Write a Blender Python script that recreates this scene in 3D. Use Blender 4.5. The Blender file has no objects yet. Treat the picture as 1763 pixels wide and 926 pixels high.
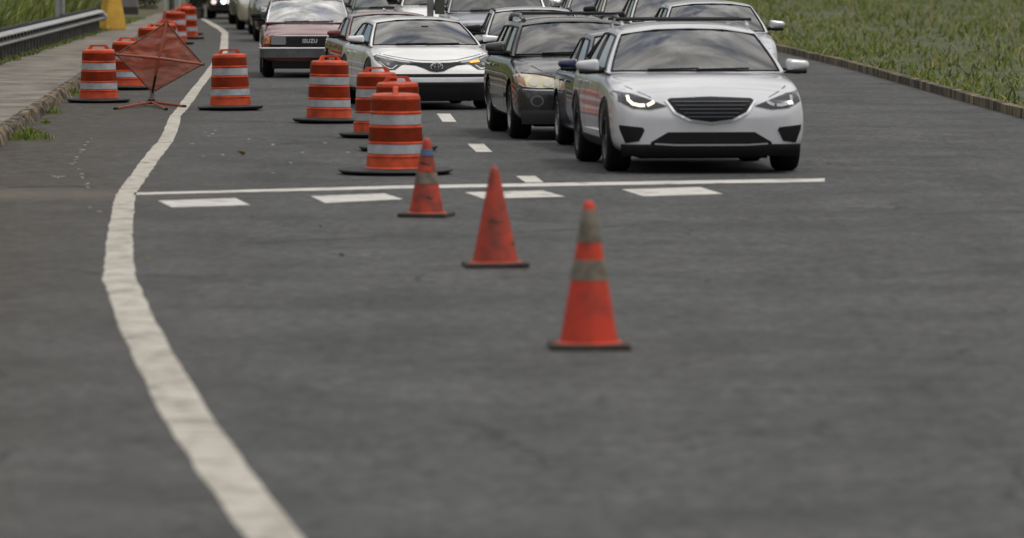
import bpy, bmesh, math, random
from mathutils import Vector, Matrix, Euler, noise
from mathutils.bvhtree import BVHTree
R = math.radians
random.seed(7)
scene = bpy.context.scene
COL = scene.collection

# ------------------------------------------------------------------ camera
F_PX, W_PX, H_PX = 10000.0, 1763.0, 926.0
CAM_H = 2.5
PITCH = math.atan(573.0 / F_PX)
cam = bpy.data.cameras.new('camera')
cam.sensor_width = 36.0
cam.lens = 36.0 * F_PX / W_PX
cam.clip_start = 0.5
cam.clip_end = 6000
cam.dof.use_dof = True
cam.dof.focus_distance = 80.0
cam.dof.aperture_fstop = 3.0
camo = bpy.data.objects.new('camera', cam)
camo.location = (0, 0, CAM_H)
camo.rotation_euler = (math.pi / 2 - PITCH, 0, 0)
COL.objects.link(camo)
scene.camera = camo

# ------------------------------------------------------------------ world, sun, exposure
SUN_EL, SUN_ROT = R(66), R(105)          # high sun on the right, veiled by cloud
w = bpy.data.worlds.new('World')
scene.world = w
w.use_nodes = True
nt = w.node_tree
nt.nodes.clear()
out = nt.nodes.new('ShaderNodeOutputWorld')
bg = nt.nodes.new('ShaderNodeBackground')
bg.inputs['Strength'].default_value = 0.095
sky = nt.nodes.new('ShaderNodeTexSky')
sky.sky_type = 'NISHITA'
sky.sun_disc = False
sky.sun_elevation = SUN_EL
sky.sun_rotation = SUN_ROT
tc = nt.nodes.new('ShaderNodeTexCoord')
n1 = nt.nodes.new('ShaderNodeTexNoise')
n1.inputs['Scale'].default_value = 4.6
n1.inputs['Detail'].default_value = 7
n1.inputs['Roughness'].default_value = 0.58
n1.inputs['Distortion'].default_value = 0.25
rp = nt.nodes.new('ShaderNodeValToRGB')
rp.color_ramp.elements[0].position = 0.33
rp.color_ramp.elements[0].color = (0, 0, 0, 1)
rp.color_ramp.elements[1].position = 0.52
rp.color_ramp.elements[1].color = (1, 1, 1, 1)
n2 = nt.nodes.new('ShaderNodeTexNoise')
n2.inputs['Scale'].default_value = 7.5
n2.inputs['Detail'].default_value = 6
rp2 = nt.nodes.new('ShaderNodeValToRGB')
rp2.color_ramp.elements[0].position = 0.30
rp2.color_ramp.elements[0].color = (4.4, 4.4, 4.35, 1)
rp2.color_ramp.elements[1].position = 0.72
rp2.color_ramp.elements[1].color = (14.5, 14.0, 13.3, 1)
mx = nt.nodes.new('ShaderNodeMix')
mx.data_type = 'RGBA'
L = nt.links.new
L(tc.outputs['Generated'], n1.inputs['Vector'])
L(tc.outputs['Generated'], n2.inputs['Vector'])
L(n1.outputs['Fac'], rp.inputs['Fac'])
L(n2.outputs['Fac'], rp2.inputs['Fac'])
L(rp.outputs['Color'], mx.inputs[0])
L(sky.outputs['Color'], mx.inputs[6])
L(rp2.outputs['Color'], mx.inputs[7])
# an overcast sky is brighter overhead than near the horizon
sz = nt.nodes.new('ShaderNodeSeparateXYZ')
L(tc.outputs['Generated'], sz.inputs[0])
zr_ = nt.nodes.new('ShaderNodeMapRange')
zr_.inputs['From Min'].default_value = 0.0
zr_.inputs['From Max'].default_value = 1.0
zr_.inputs['To Min'].default_value = 0.42
zr_.inputs['To Max'].default_value = 1.30
L(sz.outputs['Z'], zr_.inputs['Value'])
vm = nt.nodes.new('ShaderNodeVectorMath')
vm.operation = 'SCALE'
L(mx.outputs[2], vm.inputs[0])
L(zr_.outputs[0], vm.inputs['Scale'])
L(vm.outputs[0], bg.inputs['Color'])
L(bg.outputs['Background'], out.inputs['Surface'])

sun = bpy.data.lights.new('sun', 'SUN')
sun.energy = 1.35
sun.angle = R(11)
sun.color = (1.0, 0.95, 0.88)
suno = bpy.data.objects.new('sun', sun)
# direction towards the sun; sky rotation is measured clockwise from +Y
sd = Vector((math.sin(SUN_ROT) * math.cos(SUN_EL), math.cos(SUN_ROT) * math.cos(SUN_EL), math.sin(SUN_EL)))
suno.rotation_euler = sd.to_track_quat('Z', 'Y').to_euler()
suno.location = sd * 60
COL.objects.link(suno)

vs = scene.view_settings
vs.view_transform = 'Standard'
vs.look = 'None'
vs.gamma = 1
vs.use_curve_mapping = False
vs.exposure = 0.04
try:
    scene.cycles.use_denoising = True
    scene.cycles.max_bounces = 8
    scene.cycles.transparent_max_bounces = 16
    scene.cycles.sample_clamp_indirect = 6
except Exception:
    pass


def G(px, py, z=0.0):
    """ground point seen at a pixel of the 1763x926 photograph"""
    dx = (px - W_PX / 2) / F_PX
    dy = -(py - H_PX / 2) / F_PX
    c, s = math.cos(PITCH), math.sin(PITCH)
    d = Vector((dx, c + dy * s, -s + dy * c))
    t = (z - CAM_H) / d.z
    return Vector((d.x * t, d.y * t, z))


def GD(px, Y, z=0.0):
    """point at depth Y under pixel column px"""
    return Vector(((px - W_PX / 2) / F_PX * Y, Y, z))

# ------------------------------------------------------------------ materials
MATS = {}


def mat(name, rgb, rough=0.6, metal=0.0, coat=0.0, var=0.0, vscale=6.0, bump=0.0, bscale=60.0,
        spec=0.5, emit=None, estr=0.0, var_rgb=None, stretch=(1, 1, 1), coat_rough=0.05):
    if name in MATS:
        return MATS[name]
    m = bpy.data.materials.new(name)
    m.use_nodes = True
    t = m.node_tree
    p = t.nodes['Principled BSDF']
    p.inputs['Base Color'].default_value = (*rgb, 1)
    p.inputs['Roughness'].default_value = rough
    p.inputs['Metallic'].default_value = metal
    p.inputs['Coat Weight'].default_value = coat
    p.inputs['Coat Roughness'].default_value = coat_rough
    p.inputs['Specular IOR Level'].default_value = spec
    if emit:
        p.inputs['Emission Color'].default_value = (*emit, 1)
        p.inputs['Emission Strength'].default_value = estr
    if var or bump:
        tcn = t.nodes.new('ShaderNodeTexCoord')
        mp = t.nodes.new('ShaderNodeMapping')
        mp.inputs['Scale'].default_value = stretch
        t.links.new(tcn.outputs['Object'], mp.inputs['Vector'])
        oi = t.nodes.new('ShaderNodeObjectInfo')
        om = t.nodes.new('ShaderNodeMath'); om.operation = 'MULTIPLY'; om.inputs[1].default_value = 37.0
        t.links.new(oi.outputs['Random'], om.inputs[0])
        cx_ = t.nodes.new('ShaderNodeCombineXYZ')
        for k_ in range(3):
            t.links.new(om.outputs[0], cx_.inputs[k_])
        t.links.new(cx_.outputs[0], mp.inputs['Location'])
    if var:
        nz = t.nodes.new('ShaderNodeTexNoise')
        nz.inputs['Scale'].default_value = vscale
        nz.inputs['Detail'].default_value = 8
        nz.inputs['Roughness'].default_value = 0.62
        t.links.new(mp.outputs['Vector'], nz.inputs['Vector'])
        r = t.nodes.new('ShaderNodeValToRGB')
        r.color_ramp.elements[0].position = 0.34
        r.color_ramp.elements[1].position = 0.68
        lo = var_rgb if var_rgb else tuple(c * (1 - var) for c in rgb)
        hi = tuple(min(1, c * (1 + var * 0.6)) for c in rgb)
        r.color_ramp.elements[0].color = (*lo, 1)
        r.color_ramp.elements[1].color = (*hi, 1)
        t.links.new(nz.outputs['Fac'], r.inputs['Fac'])
        t.links.new(r.outputs['Color'], p.inputs['Base Color'])
    if bump:
        nb = t.nodes.new('ShaderNodeTexNoise')
        nb.inputs['Scale'].default_value = bscale
        nb.inputs['Detail'].default_value = 5
        t.links.new(mp.outputs['Vector'], nb.inputs['Vector'])
        b = t.nodes.new('ShaderNodeBump')
        b.inputs['Strength'].default_value = bump
        b.inputs['Distance'].default_value = 0.02
        t.links.new(nb.outputs['Fac'], b.inputs['Height'])
        t.links.new(b.outputs['Normal'], p.inputs['Normal'])
    MATS[name] = m
    return m


def glass_mat(name, tint=(0.35, 0.37, 0.36), boost=1.8, base=0.02):
    if name in MATS:
        return MATS[name]
    m = bpy.data.materials.new(name)
    m.use_nodes = True
    t = m.node_tree
    t.nodes.clear()
    o = t.nodes.new('ShaderNodeOutputMaterial')
    tr = t.nodes.new('ShaderNodeBsdfTransparent')
    tr.inputs['Color'].default_value = (*tint, 1)
    gl = t.nodes.new('ShaderNodeBsdfGlossy')
    gl.inputs['Roughness'].default_value = 0.03
    gl.inputs['Color'].default_value = (1, 1, 1, 1)
    fr = t.nodes.new('ShaderNodeFresnel')
    fr.inputs['IOR'].default_value = 1.5
    mu = t.nodes.new('ShaderNodeMath')
    mu.operation = 'MULTIPLY_ADD'
    mu.use_clamp = True
    mu.inputs[1].default_value = boost
    mu.inputs[2].default_value = base
    mix = t.nodes.new('ShaderNodeMixShader')
    t.links.new(fr.outputs[0], mu.inputs[0])
    t.links.new(mu.outputs[0], mix.inputs[0])
    t.links.new(tr.outputs[0], mix.inputs[1])
    t.links.new(gl.outputs[0], mix.inputs[2])
    t.links.new(mix.outputs[0], o.inputs['Surface'])
    MATS[name] = m
    return m


def asphalt_mat():
    m = bpy.data.materials.new('asphalt')
    m.use_nodes = True
    t = m.node_tree
    p = t.nodes['Principled BSDF']
    p.inputs['Roughness'].default_value = 0.82
    p.inputs['Specular IOR Level'].default_value = 0.3
    tcn = t.nodes.new('ShaderNodeTexCoord')

    def nz(scale, detail, sx=1, sy=1, rough=0.6):
        mp = t.nodes.new('ShaderNodeMapping')
        mp.inputs['Scale'].default_value = (sx, sy, 1)
        t.links.new(tcn.outputs['Object'], mp.inputs['Vector'])
        n = t.nodes.new('ShaderNodeTexNoise')
        n.inputs['Scale'].default_value = scale
        n.inputs['Detail'].default_value = detail
        n.inputs['Roughness'].default_value = rough
        t.links.new(mp.outputs['Vector'], n.inputs['Vector'])
        return n.outputs['Fac']

    def ramp(f, p0, c0, p1, c1):
        r = t.nodes.new('ShaderNodeValToRGB')
        r.color_ramp.elements[0].position = p0
        r.color_ramp.elements[0].color = (*c0, 1)
        r.color_ramp.elements[1].position = p1
        r.color_ramp.elements[1].color = (*c1, 1)
        t.links.new(f, r.inputs['Fac'])
        return r.outputs['Color']

    def mixc(f, a, b, mode='MIX'):
        n = t.nodes.new('ShaderNodeMix')
        n.data_type = 'RGBA'
        n.blend_type = mode
        if isinstance(f, float):
            n.inputs[0].default_value = f
        else:
            t.links.new(f, n.inputs[0])
        for v, k in ((a, 6), (b, 7)):
            if isinstance(v, tuple):
                n.inputs[k].default_value = (*v, 1)
            else:
                t.links.new(v, n.inputs[k])
        return n.outputs[2]
    base = ramp(nz(0.7, 10, 1.0, 0.7, 0.68), 0.36, (0.0510, 0.0520, 0.0530), 0.64, (0.0865, 0.0880, 0.0890))
    fine = ramp(nz(9, 6, 1, 0.5, 0.72), 0.36, (0.62, 0.62, 0.62), 0.64, (1.36, 1.36, 1.36))
    c = mixc(1.0, base, fine, 'MULTIPLY')
    # tyre-polished bands along the lanes
    band = ramp(nz(0.9, 3, 1.0, 0.03), 0.42, (1, 1, 1), 0.66, (0.86, 0.86, 0.86))
    c = mixc(1.0, c, band, 'MULTIPLY')
    # brown dirt that collects against the kerb on the left
    sep = t.nodes.new('ShaderNodeSeparateXYZ')
    t.links.new(tcn.outputs['Object'], sep.inputs[0])
    # distance from the kerb line x = -3.47 - 0.0381*y
    ma = t.nodes.new('ShaderNodeMath'); ma.operation = 'MULTIPLY_ADD'
    ma.inputs[1].default_value = 0.0381; ma.inputs[2].default_value = 3.47
    t.links.new(sep.outputs['Y'], ma.inputs[0])
    ad = t.nodes.new('ShaderNodeMath'); ad.operation = 'ADD'
    t.links.new(sep.outputs['X'], ad.inputs[0]); t.links.new(ma.outputs[0], ad.inputs[1])
    mr = t.nodes.new('ShaderNodeMapRange')
    mr.inputs['From Min'].default_value = 0.1
    mr.inputs['From Max'].default_value = 3.3
    mr.inputs['To Min'].default_value = 1.0
    mr.inputs['To Max'].default_value = 0.0
    t.links.new(ad.outputs[0], mr.inputs['Value'])
    dn = nz(1.3, 8, 1.0, 0.35)
    dm = t.nodes.new('ShaderNodeMath'); dm.operation = 'MULTIPLY'
    t.links.new(mr.outputs[0], dm.inputs[0])
    dr = t.nodes.new('ShaderNodeMapRange')
    dr.inputs['From Min'].default_value = 0.22; dr.inputs['From Max'].default_value = 0.5
    t.links.new(dn, dr.inputs['Value'])
    t.links.new(dr.outputs[0], dm.inputs[1])
    dirt = ramp(nz(5, 7, 1, 0.5, 0.7), 0.38, (0.030, 0.026, 0.020), 0.64, (0.084, 0.072, 0.057))
    c = mixc(dm.outputs[0], c, dirt)
    # oil drips and pale scuffs
    st = ramp(nz(2.2, 5, 0.6, 0.6, 0.7), 0.58, (1, 1, 1), 0.72, (0.66, 0.66, 0.66))
    c = mixc(1.0, c, st, 'MULTIPLY')
    sc = ramp(nz(6.0, 7, 0.5, 1.0, 0.75), 0.62, (0, 0, 0), 0.76, (0.05, 0.048, 0.045))
    c = mixc(1.0, c, sc, 'ADD')
    # coarse stone grain
    gr_ = ramp(nz(42, 2, 1, 0.8, 0.8), 0.38, (0.70, 0.70, 0.70), 0.66, (1.38, 1.38, 1.37))
    c = mixc(0.8, c, gr_, 'MULTIPLY')
    # sparse hairline cracks
    vo = t.nodes.new('ShaderNodeTexVoronoi')
    vo.feature = 'DISTANCE_TO_EDGE'
    vo.inputs['Scale'].default_value = 0.55
    wob = t.nodes.new('ShaderNodeTexNoise')
    wob.inputs['Scale'].default_value = 1.6
    wob.inputs['Detail'].default_value = 6
    wm = t.nodes.new('ShaderNodeMix'); wm.data_type = 'RGBA'; wm.inputs[0].default_value = 0.25
    t.links.new(tcn.outputs['Object'], wob.inputs['Vector'])
    t.links.new(tcn.outputs['Object'], wm.inputs[6])
    t.links.new(wob.outputs['Color'], wm.inputs[7])
    t.links.new(wm.outputs[2], vo.inputs['Vector'])
    crk = ramp(vo.outputs['Distance'], 0.003, (0.5, 0.5, 0.5), 0.010, (1, 1, 1))
    cmask = ramp(nz(0.22, 3), 0.47, (0, 0, 0), 0.56, (1, 1, 1))
    c = mixc(cmask, c, mixc(1.0, c, crk, 'MULTIPLY'))
    # tan silt washed across the junction on the left, before the stop line
    yb_ = t.nodes.new('ShaderNodeMath'); yb_.operation = 'SUBTRACT'; yb_.inputs[1].default_value = 56.3
    t.links.new(sep.outputs['Y'], yb_.inputs[0])
    ya_ = t.nodes.new('ShaderNodeMath'); ya_.operation = 'ABSOLUTE'
    t.links.new(yb_.outputs[0], ya_.inputs[0])
    ym = t.nodes.new('ShaderNodeMapRange')
    ym.inputs['From Min'].default_value = 0.2; ym.inputs['From Max'].default_value = 1.6
    ym.inputs['To Min'].default_value = 1.0; ym.inputs['To Max'].default_value = 0.0
    t.links.new(ya_.outputs[0], ym.inputs['Value'])
    sm = t.nodes.new('ShaderNodeMath'); sm.operation = 'MULTIPLY'
    t.links.new(ym.outputs[0], sm.inputs[0]); t.links.new(dm.outputs[0], sm.inputs[1])
    c = mixc(sm.outputs[0], c, (0.135, 0.110, 0.084))
    t.links.new(c, p.inputs['Base Color'])
    b = t.nodes.new('ShaderNodeBump')
    b.inputs['Strength'].default_value = 0.35
    b.inputs['Distance'].default_value = 0.008
    t.links.new(nz(45, 3), b.inputs['Height'])
    t.links.new(b.outputs['Normal'], p.inputs['Normal'])
    return m


def line_mat(name, rgb, wear=0.5):
    """white road paint, worn and dirty in patches"""
    m = bpy.data.materials.new(name)
    m.use_nodes = True
    t = m.node_tree
    p = t.nodes['Principled BSDF']
    p.inputs['Roughness'].default_value = 0.7
    tcn = t.nodes.new('ShaderNodeTexCoord')
    mp = t.nodes.new('ShaderNodeMapping')
    mp.inputs['Scale'].default_value = (1.0, 0.6, 1)
    t.links.new(tcn.outputs['Object'], mp.inputs['Vector'])
    n = t.nodes.new('ShaderNodeTexNoise')
    n.inputs['Scale'].default_value = 4.5
    n.inputs['Detail'].default_value = 9
    n.inputs['Roughness'].default_value = 0.7
    t.links.new(mp.outputs['Vector'], n.inputs['Vector'])
    r = t.nodes.new('ShaderNodeValToRGB')
    e = r.color_ramp.elements
    e[0].position = 0.30
    e[0].color = (rgb[0] * 0.45, rgb[1] * 0.43, rgb[2] * 0.4, 1)
    e[1].position = 0.30 + 0.28 * wear
    e[1].color = (*rgb, 1)
    t.links.new(n.outputs['Fac'], r.inputs['Fac'])
    vo = t.nodes.new('ShaderNodeTexVoronoi')
    vo.feature = 'DISTANCE_TO_EDGE'
    vo.inputs['Scale'].default_value = 2.2
    mp2 = t.nodes.new('ShaderNodeMapping')
    mp2.inputs['Scale'].default_value = (0.4, 1.0, 1)
    t.links.new(tcn.outputs['Object'], mp2.inputs['Vector'])
    t.links.new(mp2.outputs['Vector'], vo.inputs['Vector'])
    cr = t.nodes.new('ShaderNodeValToRGB')
    cr.color_ramp.elements[0].position = 0.010
    cr.color_ramp.elements[0].color = (0.45, 0.43, 0.40, 1)
    cr.color_ramp.elements[1].position = 0.045
    t.links.new(vo.outputs['Distance'], cr.inputs['Fac'])
    mu = t.nodes.new('ShaderNodeMix'); mu.data_type = 'RGBA'; mu.blend_type = 'MULTIPLY'; mu.inputs[0].default_value = 0.8
    t.links.new(r.outputs['Color'], mu.inputs[6])
    t.links.new(cr.outputs['Color'], mu.inputs[7])
    t.links.new(mu.outputs[2], p.inputs['Base Color'])
    return m


M_asph = asphalt_mat()
M_line = line_mat('road_paint_white', (0.56, 0.545, 0.51), 0.6)
M_line2 = line_mat('road_paint_cream', (0.47, 0.44, 0.385), 0.85)
M_conc = mat('sidewalk_concrete', (0.178, 0.155, 0.128), 0.9, var=0.55, vscale=1.4, bump=0.3, bscale=30, stretch=(1, 0.5, 1))
M_kerb = mat('kerb_concrete', (0.20, 0.150, 0.082), 0.9, var=0.75, vscale=3.4, bump=0.6, bscale=14, var_rgb=(0.022, 0.019, 0.015), stretch=(1, 1.3, 0.4))
MATS['kerb_concrete'].node_tree.nodes['Color Ramp'].color_ramp.elements[0].position = 0.44
M_soil = mat('verge_soil', (0.085, 0.082, 0.035), 0.95, var=0.5, vscale=2.0, bump=0.4)
M_field = mat('field_ground', (0.070, 0.078, 0.032), 0.95, var=0.55, vscale=0.5, bump=0.5, bscale=6)
M_galv = mat('galvanised_steel', (0.42, 0.43, 0.43), 0.5, metal=0.6, var=0.25, vscale=3)
M_galvd = mat('weathered_steel', (0.30, 0.30, 0.29), 0.6, metal=0.5, var=0.4, vscale=4)
M_post = mat('grey_timber_post', (0.11, 0.11, 0.11), 0.85, var=0.4, vscale=5)
M_yel = mat('yellow_paint', (0.62, 0.36, 0.045), 0.65, var=0.25, vscale=2.5)
M_ora = mat('orange_plastic', (0.60, 0.082, 0.026), 0.45, var=0.34, vscale=4.5, spec=0.35, var_rgb=(0.33, 0.040, 0.016))
M_oraref = mat('orange_reflective', (0.21, 0.020, 0.002), 0.42, var=0.35, vscale=5, spec=0.2)
M_ret = mat('silver_reflective', (0.38, 0.40, 0.43), 0.42, var=0.25, vscale=7, coat=0.15)
M_rub = mat('black_rubber', (0.022, 0.023, 0.025), 0.6, var=0.5, vscale=5, bump=0.2, bscale=20, spec=0.4)
M_tyre = mat('tyre_rubber', (0.010, 0.010, 0.0105), 0.85, var=0.4, vscale=7, spec=0.2)
M_blk = mat('black_plastic', (0.008, 0.008, 0.009), 0.5, var=0.2, vscale=8, spec=0.25)
M_dark = mat('dark_interior', (0.02, 0.02, 0.022), 0.8)
M_seat = mat('grey_upholstery', (0.055, 0.055, 0.057), 0.9)
M_rim = mat('alloy_rim', (0.22, 0.225, 0.23), 0.4, metal=0.7)
M_rimd = mat('dark_alloy_rim', (0.06, 0.06, 0.065), 0.35, metal=0.6)
M_chr = mat('chrome', (0.75, 0.76, 0.78), 0.12, metal=1.0)
M_steelbar = mat('satin_bumper_steel', (0.55, 0.57, 0.60), 0.28, metal=0.9, var=0.12, vscale=5)
M_lens = mat('headlight_lens', (0.36, 0.38, 0.40), 0.10, metal=0.35, coat=1.0)
M_lensd = mat('dark_headlight_lens', (0.022, 0.025, 0.03), 0.18, spec=0.5, coat=0.15)
M_lensy = mat('yellowed_headlight_lens', (0.60, 0.55, 0.40), 0.3, coat=0.5, var=0.3, vscale=9)
M_ambr = mat('amber_lens', (0.55, 0.17, 0.02), 0.2, coat=0.8)
M_blink = mat('amber_lamp_on', (0.8, 0.35, 0.03), 0.3, emit=(1.0, 0.36, 0.03), estr=1.0)
M_drl = mat('daytime_lamp_on', (0.9, 0.88, 0.8), 0.3, emit=(1.0, 0.84, 0.55), estr=1.35)
M_drlw = mat('far_headlamp_on', (0.9, 0.9, 0.9), 0.3, emit=(1.0, 0.97, 0.92), estr=3.0)
M_seam = mat('panel_gap', (0.01, 0.01, 0.011), 0.8)
M_grillb = mat('grille_black', (0.007, 0.008, 0.010), 0.45, spec=0.18)
G_std = glass_mat('tinted_window_glass', (0.15, 0.16, 0.155), 2.2, 0.045)
G_dark = glass_mat('dark_window_glass', (0.05, 0.055, 0.055), 1.9, 0.035)
G_clear = glass_mat('clear_windscreen_glass', (0.66, 0.70, 0.66), 3.4, 0.30)


def paint(name, rgb, metal=0.0, rough=0.35):
    return mat(name, rgb, rough, metal=metal, coat=1.0, var=0.06, vscale=2.0, coat_rough=0.03)


# ------------------------------------------------------------------ object helpers
def link_mesh(name, me, m=None, parent=None):
    o = bpy.data.objects.new(name, me)
    COL.objects.link(o)
    if m is not None:
        me.materials.append(m)
    if parent is not None:
        o.parent = parent
    return o


def obj(name, bm, m=None, parent=None, smooth=None):
    me = bpy.data.meshes.new(name)
    if smooth is not None:
        for f in bm.faces:
            f.smooth = True
        if smooth < 179:
            for e in bm.edges:
                if len(e.link_faces) == 2 and e.calc_face_angle(0) > R(smooth):
                    e.smooth = False
    bm.to_mesh(me)
    bm.free()
    return link_mesh(name, me, m, parent)


def thing(name, label, cat, loc=(0, 0, 0), rz=0.0, group=None):
    o = bpy.data.objects.new(name, None)
    o.empty_display_size = 0.2
    COL.objects.link(o)
    o.location = loc
    o.rotation_euler = (0, 0, rz)
    o['label'] = label
    o['category'] = cat
    if group:
        o['group'] = group
    return o


def tag(o, label, cat, group=None):
    o['label'] = label
    o['category'] = cat
    if group:
        o['group'] = group
    return o


def struct(o):
    o['kind'] = 'structure'
    return o


def box(bm, c, s, rz=0.0, bevel=0.0):
    r = bmesh.ops.create_cube(bm, size=1.0)
    vsx = r['verts']
    bmesh.ops.scale(bm, vec=s, verts=vsx)
    if bevel:
        es = list({e for v in vsx for e in v.link_edges})
        rr = bmesh.ops.bevel(bm, geom=es, offset=bevel, segments=2, affect='EDGES', profile=0.6)
        vsx = list({v for f in rr['faces'] for v in f.verts} | {v for v in vsx if v.is_valid})
    if rz:
        bmesh.ops.rotate(bm, cent=(0, 0, 0), matrix=Matrix.Rotation(rz, 3, 'Z'), verts=vsx)
    bmesh.ops.translate(bm, vec=c, verts=vsx)
    return vsx


def lathe(bm, prof, n=40, axis='Z', sx=1.0, sy=1.0, cap=True):
    rings = []
    for (r, z) in prof:
        ring = []
        for i in range(n):
            a = 2 * math.pi * i / n
            x, y = r * math.cos(a) * sx, r * math.sin(a) * sy
            co = (x, y, z) if axis == 'Z' else (x, z, y)
            ring.append(bm.verts.new(co))
        rings.append(ring)
    for a, b in zip(rings, rings[1:]):
        for i in range(n):
            j = (i + 1) % n
            bm.faces.new((a[i], a[j], b[j], b[i]))
    if cap:
        for ring in (rings[0], rings[-1]):
            if (ring[0].co - ring[n // 2].co).length > 1e-4:
                bm.faces.new(ring)
    bmesh.ops.recalc_face_normals(bm, faces=bm.faces)


def tube(bm, pts, r, n=8, flat=None):
    pts = [Vector(p) for p in pts]
    rings = []
    for i, p in enumerate(pts):
        d = (pts[min(i + 1, len(pts) - 1)] - pts[max(i - 1, 0)]).normalized()
        up = Vector((0, 0, 1)) if abs(d.z) < 0.9 else Vector((1, 0, 0))
        a = d.cross(up).normalized()
        b = a.cross(d).normalized()
        rr = r[i] if isinstance(r, (list, tuple)) else r
        rings.append([bm.verts.new(p + a * (math.cos(t) * rr) + b * (math.sin(t) * rr * (flat or 1)))
                      for t in [2 * math.pi * k / n + math.pi / n for k in range(n)]])
    for a, b in zip(rings, rings[1:]):
        for i in range(n):
            j = (i + 1) % n
            bm.faces.new((a[i], a[j], b[j], b[i]))
    bm.faces.new(rings[0])
    bm.faces.new(rings[-1])
    bmesh.ops.recalc_face_normals(bm, faces=bm.faces)


def baked(bm, mods):
    """run modifiers on a temporary object and return the resulting mesh"""
    me = bpy.data.meshes.new('tmp')
    bm.to_mesh(me)
    bm.free()
    o = bpy.data.objects.new('tmp', me)
    COL.objects.link(o)
    extra = []
    for f in mods:
        e = f(o)
        if e:
            extra.append(e)
    dg = bpy.context.evaluated_depsgraph_get()
    dg.update()
    res = bpy.data.meshes.new_from_object(o.evaluated_get(dg))
    bpy.data.objects.remove(o)
    bpy.data.meshes.remove(me)
    for e in extra:
        d = e.data
        bpy.data.objects.remove(e)
        bpy.data.meshes.remove(d)
    return res


def copy_tree(o, parent=None):
    c = o.copy()
    COL.objects.link(c)
    c.parent = parent
    for ch in list(o.children):
        copy_tree(ch, c)
    return c


def lerp(a, b, t):
    return a + (b - a) * t


# ------------------------------------------------------------------ ground, road, pavement
def sheet(name, pts, z, m, step=None):
    bm = bmesh.new()
    v = [bm.verts.new((p[0], p[1], z)) for p in pts]
    f = bm.faces.new(v)
    if f.normal.z < 0:
        f.normal_flip()
    return struct(obj(name, bm, m))


sheet('ground', [(-1500, -300), (1500, -300), (1500, 4000), (-1500, 4000)], -0.06, M_field)


def KX(y):                                    # kerb line in the world
    return -3.47 - 0.0381 * y


RR = lambda y: 5.9 - 0.022 * y if y < 110 else 3.48 - 0.036 * (y - 110)   # right edge of the carriageway
ys = list(range(-40, 111, 10)) + list(range(120, 421, 20))
# near the camera the carriageway opens to the left into a junction
sheet('road', [(KX(y) if y > 45 else KX(45) - (45 - y) * 0.6, y) for y in ys] + [(RR(y) + 3.0, y) for y in reversed(ys)], 0.0, M_asph)

# sidewalk and kerb as solid pieces
def strip_solid(name, left, right, y0, y1, z0, z1, m, step=2.0, jitter=0.0, bevel=0.0, slope=0.0):
    bm = bmesh.new()
    n = max(2, int((y1 - y0) / step))
    rows = []
    for i in range(n + 1):
        y = lerp(y0, y1, i / n)
        j = (lambda: random.uniform(-jitter, jitter))
        a, b = left(y), right(y)
        rows.append([bm.verts.new((a, y, z0)), bm.verts.new((a, y, z1 + j())),
                     bm.verts.new((b - bevel + j(), y, z1 + j())), bm.verts.new((b + j(), y, z1 - bevel * 1.3 + j())),
                     bm.verts.new((b + j() + slope, y, z0))])
    for p, q in zip(rows, rows[1:]):
        for k in range(4):
            bm.faces.new((p[k], p[k + 1], q[k + 1], q[k]))
    bm.faces.new(rows[0])
    bm.faces.new(rows[-1])
    bmesh.ops.recalc_face_normals(bm, faces=bm.faces)
    return struct(obj(name, bm, m))


def GXE(y):                                   # grass edge of the sidewalk
    return -9.49 - 0.019 * (y - 107.7)


strip_solid('kerb', lambda y: KX(y) - 0.15, lambda y: KX(y) + 0.02 * noise.noise(Vector((y * 0.9, 0, 0))), 46, 260, -0.05, 0.15, M_kerb, 0.3, 0.022, 0.04, 0.04)
strip_solid('sidewalk', lambda y: GXE(y) - 0.3, lambda y: KX(y) - 0.162, 46, 260, -0.05, 0.146, M_conc, 1.5, 0.004)


# verge and the bank behind the guard rail
def bank_h(x, y):
    d = GXE(y) - x
    h = 0.15 if d < 0 else 0.15 + 0.02 * d
    if d > 1.6:
        h += min(4.2, (d - 1.6) * 0.42) + 0.25 * noise.noise(Vector((x * 0.4, y * 0.25, 0)))
    return h


bm = bmesh.new()
rows = []
for i in range(0, 61):
    y = 40 + i * 4.0
    rows.append([bm.verts.new((GXE(y) + 0.05 - d, y, bank_h(GXE(y) - d, y) + (0.01 if d > 0 else 0)))
                 for d in (0, 0.3, 0.6, 0.9, 1.2, 1.6, 2.2, 3, 4, 5.5, 7, 9, 12, 16, 24, 40)])
for a, b in zip(rows, rows[1:]):
    for k in range(len(a) - 1):
        bm.faces.new((a[k], b[k], b[k + 1], a[k + 1]))
bmesh.ops.recalc_face_normals(bm, faces=bm.faces)
o = obj('bank_terrain', bm, M_soil, smooth=180)
struct(o)

# right-hand verge
sheet('right_verge', [(RR(y) + 3.0, y) for y in ys] + [(RR(y) + 60.0, y) for y in reversed(ys)], -0.03, M_field)
strip_solid('right_kerb', lambda y: RR(y) + 2.86, lambda y: RR(y) + 3.02, -30, 400, -0.05, 0.13, M_kerb, 2.0, 0.01, 0.03, 0.0)


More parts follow.
